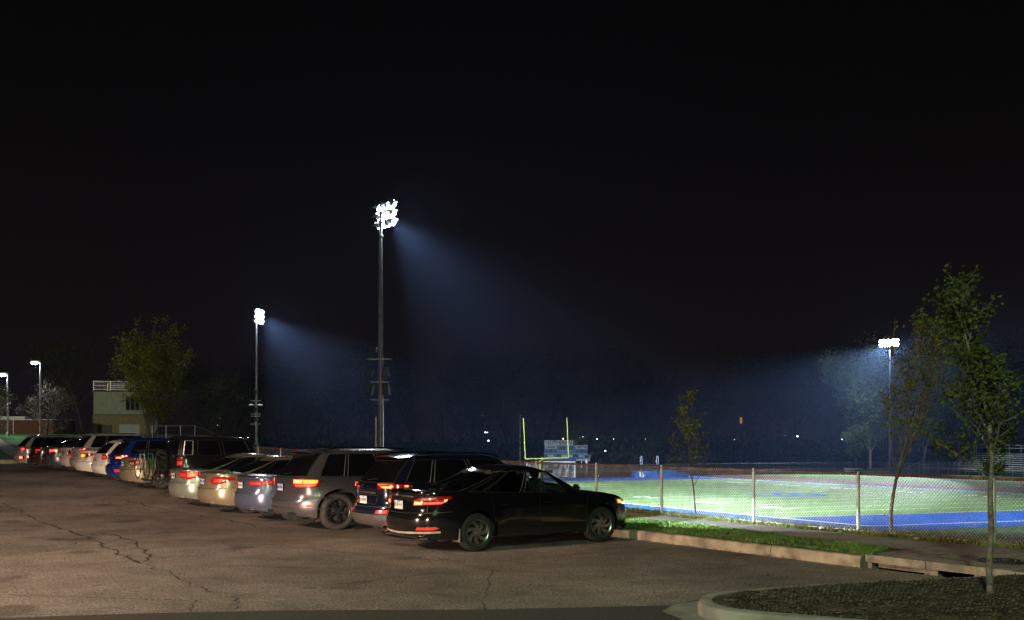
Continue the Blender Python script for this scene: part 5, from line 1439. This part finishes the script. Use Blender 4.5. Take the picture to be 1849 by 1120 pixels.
def netpanel(q,nu,nv,st,rad=.011,sag=0):
    mb=MB()
    for i in range(nu+1):
        t=i/nu; a=q[0].lerp(q[1],t); b=q[3].lerp(q[2],t)
        mb.tube([L(a),L(a.lerp(b,.5)+Vector((0,0,-sag))),L(b)],rad*(2.2 if (i//4)%2==0 else .8),3)
    for j in range(nv+1):
        t=j/nv; a=q[0].lerp(q[3],t); b=q[1].lerp(q[2],t); mb.tube([L(a),L(a.lerp(b,.5)+Vector((0,0,-sag))),L(b)],rad,3)
    return mb
netpanel((a2,b2,b3,a3),60,16,1).build('net',M_NET,sg)
netpanel((a1,a2,a3,a0),10,16,1).build('net',M_NET,sg); netpanel((b1,b2,b3,b0),10,16,1).build('net',M_NET,sg); netpanel((a1,b1,b2,a2),60,6,1,sag=.25).build('net',M_NET,sg)
# blue pads behind the goal
for k,(px,w,lab) in enumerate(((986,1.0,'blue padded dummy behind the soccer goal, left one of the two together'),(1000,1.0,'blue padded dummy behind the soccer goal, right one of the two together'),(1030,.6,'narrow blue padded dummy behind the right post of the soccer goal'))):
    g=at(px,SGb.y+4.5,FZ); r=empty('training_dummy',g); tag(r,lab,'training dummy','training dummies behind the soccer goal')
    mb=MB(); mb.lathe([(0,.0),(.30*w,.02),(.42*w,.25),(.40*w,.6),(.46*w,1.0),(.40*w,1.25),(.28*w,1.40)],n=16); mb.box((.52*w,0,.95),(.22,.2,.45)); mb.box((-.52*w,0,.95),(.22,.2,.45)); mb.build('pad',mat('pad_blue',(.02,.13,.50),.6,var=.2),r,smooth=True)
    mb=MB(); mb.lathe([(.28*w,1.38),(.42*w,1.48),(.38*w,1.68),(.18*w,1.8),(0,1.82)],n=14); mb.build('head',M_BLACKTRIM,r,smooth=True)
# scoreboard
Z=205; s_=F/Z
sb=empty('scoreboard',at(1015,Z,FZ)); tag(sb,'blue and white football scoreboard with team lettering beyond the goal post','scoreboard')
M_SBW=mat('board_white',(.34,.40,.42),.6,var=.06); M_SBB=mat('board_blue',(.025,.12,.26),.6,var=.15); M_SBD=mat('board_dark',(.008,.015,.03),.5,var=.1)
def sbp(x0,y0,x1,y1,m,name,par=None,dy=0,th=.25):
    a=Vector(((x0-1015)/s_,dy,CAMZ+(HY-y1)/s_-FZ)); b=Vector(((x1-1015)/s_,dy,CAMZ+(HY-y0)/s_-FZ)); c=(a+b)/2
    return bx(par or sb,name,tuple(c),(abs(b.x-a.x),th,abs(b.z-a.z)),m)
sbp(983,804,1035,829,M_SBB,'home_panel'); sbp(1035,804.2,1061,829,M_SBB,'visitor_panel'); hp=sbp(983,795.5,1034.5,804,M_SBW,'header_panel')
sbp(1053.5,820.5,1065.5,833,M_SBW,'side_panel',dy=-.25); sbp(1055,821.5,1064,828,M_SBD,'display',dy=-.40,th=.05)
sbp(983,829,1040,832.5,M_SBB,'lower_panel',dy=.03); sbp(1040,829,1053.5,832.5,M_SBW,'lower_panel',dy=.03)
lb=[sbp(984.5,804.6,1004.5,810.5,M_SBW,'name_plate',dy=-.12,th=.04),sbp(1039.5,804.8,1060.3,810.5,M_SBW,'name_plate',dy=-.12,th=.04)]
for x0,y0,x1,y1 in((1009,805.5,1019.5,813),(1028,805.5,1034.8,813),(984.5,813,989,817.5),(990.5,811.8,997.5,818),(1000.5,812.5,1004.5,818.5),(1040,812.5,1044.5,818.5),(1046,811.8,1053.5,818),(1055.5,813,1059.5,817.5),(1005,820,1013,826),(984,821,988,826),(1034,820,1043,826)):
    sbp(x0,y0,x1,y1,M_SBD,'display',dy=-.12,th=.05)
for x0,x1 in((989,1000),(1014,1024),(1027,1034),(1045,1052)): sbp(x0,821.5,x1,825.5,M_SBW,'caption_plate',dy=-.12,th=.04)
for x0,y0,x1,y1 in((983,804,1061,804.5),(1006,813.8,1036,814.5),(983,818.8,1061,819.3)): sbp(x0,y0,x1,y1,M_SBW,'trim',dy=-.15,th=.04)
def sbt(s,px,py,h,m,par):
    M=Matrix.Translation(Vector(((px-1015)/s_,-.16,CAMZ+(HY-py)/s_-FZ)))@Matrix.Rotation(R_(90),4,'X'); return text_mesh(s,h,m,'lettering',par,M,.012,.035)
sbt('LUTHERAN N',1015.5,800,.98,M_SBD,hp); sbt('HOME',994.8,807.6,.62,M_SBD,lb[0]); sbt('VISITOR',1050,807.6,.60,M_SBD,lb[1])
mb=MB()
for sgn in(1,-1): mb.bar(((988.5-1015)/s_-.35,-.15,CAMZ+(HY-800)/s_-FZ-.35*sgn),((988.5-1015)/s_+.35,-.15,CAMZ+(HY-800)/s_-FZ+.35*sgn),.03,.10)
mb.build('emblem',mat('emblem_grey',(.14,.18,.20),.6,var=.1),hp)
for px in(990,1020,1050): bx(sb,'leg',((px-1015)/s_,.25,1.0),(.25,.25,3.4),M_GALV)
# flag pole
r=empty('flagpole',at(939,190,FZ)); tag(r,'thin bare flagpole left of the goal post','flagpole'); mb=MB(); mb.tube([(0,0,0),(0,0,7.3+3)],[.07,.04],8); mb.lathe([(0,10.45),(.10,10.38),(0,10.28)],n=8); mb.build('pole',M_GALV,r,smooth=True)
# small field lamp
g=at(1059,165,FZ); r=empty('field_post',g); tag(r,'slim post with a white cap box below the scoreboard','post'); mb=MB(); mb.tube([(0,0,0),(0,0,2.1)],.06,8); mb.build('post',M_GALV,r); mb=MB(); mb.lathe([(.12,1.9),(.25,2.2),(.27,2.55),(0,2.6)],n=12); mb.build('cap_box',M_WHITE,r,smooth=True)
# a low yard hurdle / bent rail
r=empty('field_marker',at(1080,158,FZ)); tag(r,'thin leaning bare marker post right of the capped post','post'); mb=MB(); mb.tube([(0,0,0),(.35,0,.9),(.3,.0,1.3)],.03,6); mb.build('post',M_GALV,r); mb=MB(); mb.tube([(-.9,0,.1),(-.5,0,.45)],.03,6); mb.build('stay',M_GALV,r)
# vault pit
vp=empty('landing_mat',at(1178,157,FZ)); tag(vp,'lumpy bright blue high jump landing mat under covers at the far end of the field','landing mat')
M_MAT=mat('mat_blue',(.02,.16,.52),.5,var=.3,vscale=1.2,bump=.5,bscale=4)
rnd=random.Random(9)
def lump(x0,x1,y0,y1,h,nx=26,ny=10):
    mb=MB(); 
    for i in range(nx+1):
        for j in range(ny+1):
            x=x0+(x1-x0)*i/nx; y=y0+(y1-y0)*j/ny; e=min(i,nx-i,j*1.5,(ny-j)*1.5)
            z=h*min(1,e/1.2)*(1+.10*mnoise.noise(Vector((x*.9,y*.9,3))))
            z*=1-.55*sm((x-2.5)/3.5)
            mb.v.append((x,y,z))
    for i in range(nx):
        for j in range(ny): a=i*(ny+1)+j; mb.f.append((a,a+1,a+ny+2,a+ny+1)); mb.m.append(0)
    return mb
lump(-3.1,2.0,-2,3,1.0).build('mat_section',M_MAT,vp,smooth=True); lump(1.6,5.7,-1.5,3,1.05).build('mat_section',M_MAT,vp,smooth=True)
mb=MB(); mb.add([(-2.3,-2.05,.15),(-1.7,-2.05,.05),(-1.5,-2.05,.35),(-1.9,-2.05,.95),(-2.35,-2.04,.9)],[(0,1,2,3,4)]); o=mb.build('torn_cover',M_WHITE,vp); md=o.modifiers.new('s','SOLIDIFY'); md.thickness=.03
for px,lab in((1158,'jump standard with a white looped top, left of the pair above the blue mat'),(1187,'jump standard with a white looped top, right of the pair beside the fence post')):
    r=empty('jump_standard',at(px,155.0,FZ)); tag(r,lab,'jump standard','jump standards at the landing mat')
    mb=MB(); mb.box((.05,0,1.3),(.13,.13,2.6)); mb.box((0,0,.03),(.9,.7,.06)); mb.build('post',mat('standard_maroon',(.22,.04,.06),.5,var=.15),r)
    mb=MB(); mb.tube([(-.14,0,2.0),(-.16,0,3.2),(-.08,0,3.35),(.05,0,3.35),(.12,0,3.2),(.16,0,2.1)],.045,6); mb.build('loop',M_WHITE,r,smooth=True)

# ------------------------------------------------------------------ bleachers and far fence
bl0=at(1664,174,FZ); bl1=Vector((93,134,FZ)); dv=(bl1-bl0).normalized(); bk=Vector((-dv.y,dv.x,0))
if bk.y<0: bk=-bk
be=empty('bleachers',bl0); tag(be,'long aluminium bleachers with rows of planks at the right of the field','bleachers')
M_ALU=mat('bleacher_aluminium',(.45,.47,.48),.4,.5,var=.12,vscale=1)
LB=lambda a,b,z: tuple(dv*a+bk*b+Vector((0,0,z)))
Lb=(bl1-bl0).length
for i in range(9):
    mb=MB(); b=1.6+i*.62; z=.85+i*.33; mb.bar(LB(6+ (0),b,z),LB(Lb,b,z),.28,.05); mb.build('seat_plank',M_ALU,be)
    mb=MB(); mb.bar(LB(6,b-.3,z-.30),LB(Lb,b-.3,z-.30),.30,.04); mb.build('foot_plank',M_ALU,be)
mb=MB(); mb.bar(LB(0,0,1.0),LB(Lb,0,1.0),1.2,.06); mb.build('front_walkway',M_ALU,be)
mb=MB()
for z in(1.55,2.05): mb.bar(LB(0,-.6,z),LB(Lb,-.6,z),.05)
for i in range(24): a=Lb*i/23; mb.bar(LB(a,-.6,0),LB(a,-.6,2.05),.05)
mb.bar(LB(0,-.6,2.05),LB(0,.6,2.05),.05); mb.bar(LB(0,.6,0),LB(0,.6,2.05),.05); mb.bar(LB(0,-.6,1.0),LB(-2.4,-.6,.1),.05); mb.bar(LB(0,-.6,2.0),LB(-2.4,-.6,1.0),.05); mb.bar(LB(-2.4,-.6,1.0),LB(-2.4,-.6,.1),.05)
mb.build('front_railing',M_ALU,be)
mb=MB(); e0=LB(5.6,1.2,.85+1.0); e1=LB(5.6,7.0,3.6+1.35)
mb.bar(e0,e1,.06); mb.bar(LB(5.6,1.2,1.2),LB(5.6,7.0,4.2),.05)
for i in range(5): t=i/4; b=1.2+5.8*t; mb.bar(LB(5.6,b,0),LB(5.6,b,1.85+3.1*t),.06)
mb.bar(e1,LB(Lb,7.0,4.95),.05); mb.bar(LB(5.6,7,4.45),LB(Lb,7.0,4.45),.05)
for i in range(1,20): a=5.6+(Lb-5.6)*i/19; mb.bar(LB(a,7.0,0),LB(a,7.0,4.95),.05)
mb.build('end_railing',M_ALU,be)
ff=empty('perimeter_fence',at(1300,182,FZ)); tag(ff,'long grey wire fence along the far end of the field in front of the woods','fence')
A=Vector((-34,158,FZ)); B=Vector((44,190,FZ)); C=Vector((72,196,FZ)); Dv=Vector((128,150,FZ))
lo=lambda p:tuple(Vector(p)-ff.location)
for a,b,hh in((A,B,1.3),(B,C,1.3),(C,Dv,1.3)):
    n=int((b-a).length/3)
    mb=MB()
    for z in(.1,hh): mb.tube([lo(a+Vector((0,0,z))),lo(b+Vector((0,0,z)))],.03,5)
    mb.build('rail',M_GALV,ff)
    for i in range(n+1): mb=MB(); p=a.lerp(b,i/n); mb.tube([lo(p),lo(p+Vector((0,0,hh)))],.03,5); mb.build('post',M_GALV,ff)
    mb=MB(); d=(b-a).normalized(); m_=int((b-a).length/.16)
    for i in range(m_):
        p=a+d*.16*i
        for sg_ in(1,-1):
            p0=p+Vector((0,0,.1 if sg_>0 else hh)); p1=p+d*(hh-.1)+Vector((0,0,hh if sg_>0 else .1)); q=Vector((0,0,.006)); w=d*.006
            mb.add([lo(p0-w),lo(p0+w),lo(p1+w),lo(p1-w)],[(0,1,2,3)])
    mb.build('wire_mesh',M_GALV,ff)
for px,Z,lab in((1543,168,'pale flat players bench by the far fence, left of the two'),(1585,168,'pale flat players bench by the far fence, right of the two')):
    r=empty('players_bench',at(px,Z,FZ),R_(8)); tag(r,lab,'bench','players benches'); 
    bx(r,'seat',(0,0,.55),(3.6,.35,.07),M_ALU); bx(r,'backrest',(0,.25,.95),(3.6,.06,.30),M_ALU)
    for x in(-1.5,0,1.5): bx(r,'leg',(x,.05,.27),(.07,.4,.5),M_ALU)
for px,Z,lab in((1440,185,'low metal rack by the far fence left of the players benches'),):
    r=empty('hurdle_rack',at(px,175,FZ)); tag(r,lab,'rack'); mb=MB()
    for k in range(12): x=-2.2+k*.4; mb.bar((x,0,0),(x,0,.95),.04); mb.bar((x,0,.95),(x+.35,.3,.95),.04)
    mb.build('frame',M_GALV,r)
# pale stone on the sidewalk edge
g=onz(1483,957,.2); st=empty('stone',g); tag(st,'small pale stone lying at the foot of the fence by the sidewalk','stone')
bm=bmesh.new(); bmesh.ops.create_icosphere(bm,subdivisions=2,radius=.05)
for q in bm.verts: q.co*=1+.35*mnoise.noise(q.co*14); q.co.z*=.8
me=bpy.data.meshes.new('rock'); bm.to_mesh(me); bm.free(); me.materials.append(M_WHITE); o=bpy.data.objects.new('rock',me); COL.objects.link(o); o.parent=st; o.location=(0,0,.03)
g=onz(1656,974,.2); st=empty('stone',g); tag(st,'brownish stone lying in the grass under the fence right of the leaning tree','stone')
o=bpy.data.objects.new('rock',me.copy()); o.data.materials.clear(); o.data.materials.append(M_CONC); COL.objects.link(o); o.parent=st; o.location=(0,0,.02); o.scale=(1.2,1,.7)
# ------------------------------------------------------------------ distant lights
DG='distant lit lamps beyond the woods'
DL=[(876,781,'w',.16,'twin headed distant lamp left of the goal post'),(880,781,'w',.13,None),(882,796,'w',.2,'distant lamp low below the twin headed one'),(871,750,'r',.09,'tiny red distant lamp high above the twin headed one'),
 (1017,792.5,'o',.17,'orange distant lamp just above the scoreboard header'),(1047,792,'o',.09,'faint distant lamp right above the scoreboard'),(1053,789,'w',.10,'small distant lamp upper right of the scoreboard'),(1078,793,'w',.11,'small distant lamp between the scoreboard and the vault standards'),(1108,793,'w',.09,'dim distant lamp left of the vault standards'),
 (1166,793,'w',.06,'dim distant lamp above the left vault standard'),(1093,814.5,'w',.16,'white distant lamp low right of the scoreboard'),(1440,788,'w',.20,'blueish distant lamp in the glow left of the pale tree'),(1520,794,'w',.22,'bright distant lamp beside the pale tree'),(1418,787,'o',.07,'dim orange distant lamp left of the blueish one'),(1326,794,'p',.08,'tiny pink distant lamp below the tall lit chimney'),
 (393,768,'w',.05,'faint distant lamp low above the black suv roof')]
ec={'w':(.85,.92,1),'r':(1,.05,.04),'o':(1,.45,.15),'p':(1,.5,.6)}; prev=None
for i,(px,py,c,rad,lab) in enumerate(DL):
    Z=228 if px>860 else 110; p=wire_to(px,py,Z); rad*=.8*(Z/228)
    if lab is None:
        par=prev; mb=MB(); loc=p-par.location; nm='lamp_globe'
    else:
        r=empty('distant_lamp',(p.x,p.y,lz(px,Z))); tag(r,lab,'street lamp',DG); par=r; prev=r
        mb=MB(); mb.tube([(0,0,0),(0,0,p.z-r.location.z)],.05,6); mb.build('pole',M_UNDER,r); loc=p-r.location
    mb=MB(); mb.lathe([(0,-rad),(rad*.8,-rad*.6),(rad,0),(rad*.8,rad*.6),(0,rad)],c=tuple(loc),n=10); mb.build('lamp_globe',emis('far_'+c,ec[c],9 if c!='r' else 2),par,smooth=True)
ch=empty('chimney_tower',at(1338,226,FZ)); tag(ch,'slim tower with an orange lit top among the woods','tower')
tz=CAMZ+(HY-754)*226/F-FZ
mb=MB(); mb.tube([(0,0,0),(0,0,tz-1.4)],[.22,.18],10); mb.build('shaft',M_UNDER,ch,smooth=True); mb=MB(); mb.lathe([(.25,tz-1.4),(.25,tz-.2),(.30,tz-.2),(.30,tz),(0,tz)],n=10); mb.build('lit_top',emis('chimney_light',(1,.42,.10),.35),ch)
# ------------------------------------------------------------------ flood light poles
M_HOUS=mat('lamp_housing',(.35,.36,.37),.35,.7,var=.15)
E_FLOOD=emis('flood_lens',(.92,.96,1),160)
FC=(.80,.90,1)
def flood(px,topy,Zp,label,aims,width,rows,n,facing,spots,gear,zb=FZ,rings=True):
    x=(px-CX)/F*Zp; zt=CAMZ+(HY-topy)*Zp/F; r=empty('flood_light_pole',(x,Zp,zb)); tag(r,label,'flood light','flood light poles round the field'); H=zt-zb
    mb=MB(); mb.tube([(0,0,-.3),(0,0,H*.3),(0,0,H)],[.22,.19,.09],14); mb.build('pole',M_POLE,r,smooth=True)
    fx=Vector((math.cos(facing),math.sin(facing),0))   # direction the bank looks
    sx=Vector((-fx.y,fx.x,0)); k=0
    for j in range(rows):
        z=H-.12-j*.68
        mb=MB(); mb.bar(tuple(sx*-width/2+Vector((0,0,z))),tuple(sx*width/2+Vector((0,0,z))),.09,.09); mb.bar((0,0,z),tuple(fx*.12+Vector((0,0,z))),.1); mb.build('crossarm',M_POLE,r)
        for i in range(n):
            a=(-.5+(i+.5)/n)*width*1.0; c=sx*a+fx*.35+Vector((0,0,z+.02)); k+=1
            tgt=Vector(aims[k%len(aims)])-Vector((x,Zp,zt)); d=tgt.normalized()
            Mq=d.to_track_quat('Z','Y').to_matrix()
            mb=MB(); mb.lathe([(0,-.36),(.10,-.34),(.15,-.18),(.20,-.12),(.29,.02),(.31,.06),(.29,.05),(.26,.0)],n=18,M=Mq,c=tuple(c))
            h=mb.build('lamp_housing',M_HOUS,r,smooth=True,sharp=45)
            mb=MB(); base=len(mb.v)   # visor: upper half sleeve
            nn=12
            for t in range(nn+1):
                an=math.pi*t/nn; 
                for rr,hh in((.31,.05),(.33,.42 if 2<t<nn-2 else .2)):
                    loc=Vector((rr*math.cos(an),rr*math.sin(an),hh)); w=Mq@loc
                    if (Mq@Vector((0,1,0))).z<0: w=Mq@Vector((loc.x,-loc.y,loc.z))
                    mb.v.append(tuple(w+c))
            for t in range(nn): mb.f.append((2*t,2*t+1,2*t+3,2*t+2)); mb.m.append(0)
            mb.build('visor',M_HOUS,h,smooth=True)
            mb=MB(); mb.lathe([(.29,.02),(.30,.10),(.26,.22),(.15,.31),(0,.34)],n=16,M=Mq,c=tuple(c)); mb.build('lens',E_FLOOD,h,smooth=True)
            mb=MB(); mb.bar(tuple(sx*a+Vector((0,0,z))),tuple(c-Vector((0,0,.05))),.05); mb.build('bracket',M_POLE,h)
    for tgt,pw,size,bl in spots:
        spot('flood_light_beam',(x+fx.x*.9,Zp+fx.y*.9,zt-1.0),tgt,pw*FLOODP,size,bl,FC,.45)
    pl=bpy.data.lights.new('flood_light_spill','POINT'); pl.energy=FLOODP*.012; pl.color=FC; pl.shadow_soft_size=.5
    po=bpy.data.objects.new('flood_light_spill',pl); COL.objects.link(po); po.location=(x+fx.x*1.1,Zp+fx.y*1.1,zt-.7)
    gear(r,H,sx,fx); return r
M_SPK=mat('speaker_black',(.02,.02,.022),.6,var=.2); M_SPG=mat('speaker_grille',(.10,.105,.11),.5,.4,var=.3,vscale=40)
def gear1(r,H,sx,fx):
    z0=CAMZ-FZ
    zz=lambda py:(HY-py)/24+z0
    for py,w in((649,1.35),(690.5,1.0),(722.5,1.0)):
        mb=MB(); mb.bar((-.75*w/1.0,-.25,zz(py)),(.62*w,-.25,zz(py)),.05,.07); mb.build('bracket_arm',M_POLE,r)
    for dx,py,t in((-.70,674,1),(.28,674,1),(-.72,704,0),(.30,704,0)):
        mb=rbox((0,0,0),(.46,.5,.72 if t else .8),.03,2); o=mb.build('speaker',M_SPK,r); o.location=(dx-.1 if dx<0 else dx+.1,-.1,zz(py)); o.rotation_euler=(R_(-10),R_(8 if dx<0 else -6),R_(-12))
        mb=MB(); mb.box((.22 if dx<0 else .20,-.262,0),(.16,.02,.7)); mb.box((-.06,-.262,0),(.26,.02,.66)); mb.build('grille',M_SPG,o)
    mb=MB(); mb.box((-.36,-.12,zz(806)+.6),(.14,.12,3.2)); mb.build('cable_conduit',M_POLE,r)
    mb=rbox((-.30,-.1,zz(632)),(.16,.16,.35),.03,1); mb.build('junction_box',M_POLE,r)
    mb=MB(); mb.tube([(-.22,-.12,0),(-.16,-.1,H*.35),(-.11,-.06,H-1)],.035,6); mb.build('conduit',M_POLE,r)
    mb=MB(); mb.lathe([(.13,zz(429)),(.20,zz(428)),(.20,zz(425)),(.13,zz(424))],n=12); mb.build('collar',M_POLE,r)
def gear2(r,H,sx,fx):
    z0=CAMZ-FZ; zz=lambda py:(HY-py)/12.9+z0
    for py in(724,731,748,752,766):
        mb=MB(); mb.bar((-.75,-.2,zz(py)),(.65,-.2,zz(py)),.07,.10); mb.build('bracket_arm',M_POLE,r)
    for dx,py in((-.65,731),(.6,731)):
        mb=MB(); mb.lathe([(0,.12),(.25,.06),(.4,-.08),(.36,-.12),(0,-.1)],c=(dx,-.25,zz(py)),n=14); mb.build('small_lamp',M_WHITE,r,smooth=True)
    for py in(708,740,757): mb=rbox((-.05,-.25,zz(py)),(.3,.3,.6),.04,1); mb.build('junction_box',M_SPK,r)
    mb=MB(); mb.lathe([(.38,0),(.38,zz(800))],n=14); mb.build('base_sleeve',M_POLE,r)
def gear3(r,H,sx,fx):
    z0=CAMZ-FZ; zz=lambda py:(HY-py)/10.2+z0
    mb=rbox((0,-.3,zz(735)),(.5,.4,1.2),.04,1); mb.build('junction_box',M_SPK,r)
mid_=fp(LEN/2,WID/2); 
A1=[tuple(fp(15,10)),tuple(fp(40,30)),tuple(fp(5,34)),tuple(fp(60,20)),tuple(fp(-8,12)),tuple(fp(25,44)),tuple(fp(0,25))]
flood(688,367,75,'tallest nearest flood light pole with a cluster of speakers halfway down',A1,2.5,3,4,R_(38),
  [((8,90,FZ),1.0,60,.22),((22,88,FZ),.55,52,.4),((6,148,-3),1.3,25,.5)],gear1)
A2=[tuple(fp(LEN-20,15)),tuple(fp(LEN-40,25)),tuple(fp(LEN-5,35)),tuple(fp(30,30))]
flood(463,561,139.5,'middle flood light pole left of the nearest one, with small lamps low on its shaft',A2,2.5,3,4,R_(-5),
  [((-16,128,FZ),.7,62,.25),((-2,118,FZ),.6,40,.3)],gear2)
A3=[tuple(fp(LEN-25,15)),tuple(fp(LEN-50,5)),(0,60,-4),(-12,90,-4),tuple(fp(10,20)),(20,60,-4)]
flood(1607,615,176,'right hand flood light pole rising behind the leaning young tree',A3,3.6,2,5,R_(222),
  [((46,150,FZ),1.4,57,.2),((24,128,FZ),1.1,30,.3),((60,186,-3),.03,90,.9),((84,152,-3),.25,60,.6),((66,124,FZ),.6,60,.7)],gear3)
# the fourth pole stands outside the picture on the right and lights the near end
x4,y4=62,62
spot('flood_light_beam',(x4,y4,19.5),(44,80,FZ),.40*FLOODP,66,.4,FC,.5)
# the nearest sedan's own low beams
h=P(0,1)
for sd in(-.62,.62):
    p=P(-14.30-.925+sd,8.22+4.86,.68)
    cutoff(spot('low_beam',p,p+P(3.2,10)+Vector((0,0,-.62)),OWNP,70,.3,(.78,.93,1),.04).data,-.008,.008)
# ------------------------------------------------------------------ night haze
mb=MB(); mb.box((30,130,18),(560,480,49)); hz=mb.build('haze',[]) if False else None
me=bpy.data.meshes.new('haze'); mbb=MB(); mbb.box((30,110,19),(1500,900,50)); me.from_pydata(mbb.v,[],mbb.f)
hm=bpy.data.materials.new('night_haze'); hm.use_nodes=True; nt=hm.node_tree; nt.nodes.clear()
o_=nt.nodes.new('ShaderNodeOutputMaterial'); pv=nt.nodes.new('ShaderNodeVolumePrincipled'); pv.inputs['Color'].default_value=(.34,.52,1,1); pv.inputs['Density'].default_value=HAZE; pv.inputs['Anisotropy'].default_value=.38
nt.links.new(pv.outputs[0],o_.inputs['Volume']); me.materials.append(hm)
bm=bmesh.new(); bm.from_mesh(me); bmesh.ops.recalc_face_normals(bm,faces=bm.faces); bm.to_mesh(me); bm.free()
hz=bpy.data.objects.new('haze',me); COL.objects.link(hz); tag(hz,'thin night haze hanging over the lot and the field','haze',kind='stuff')
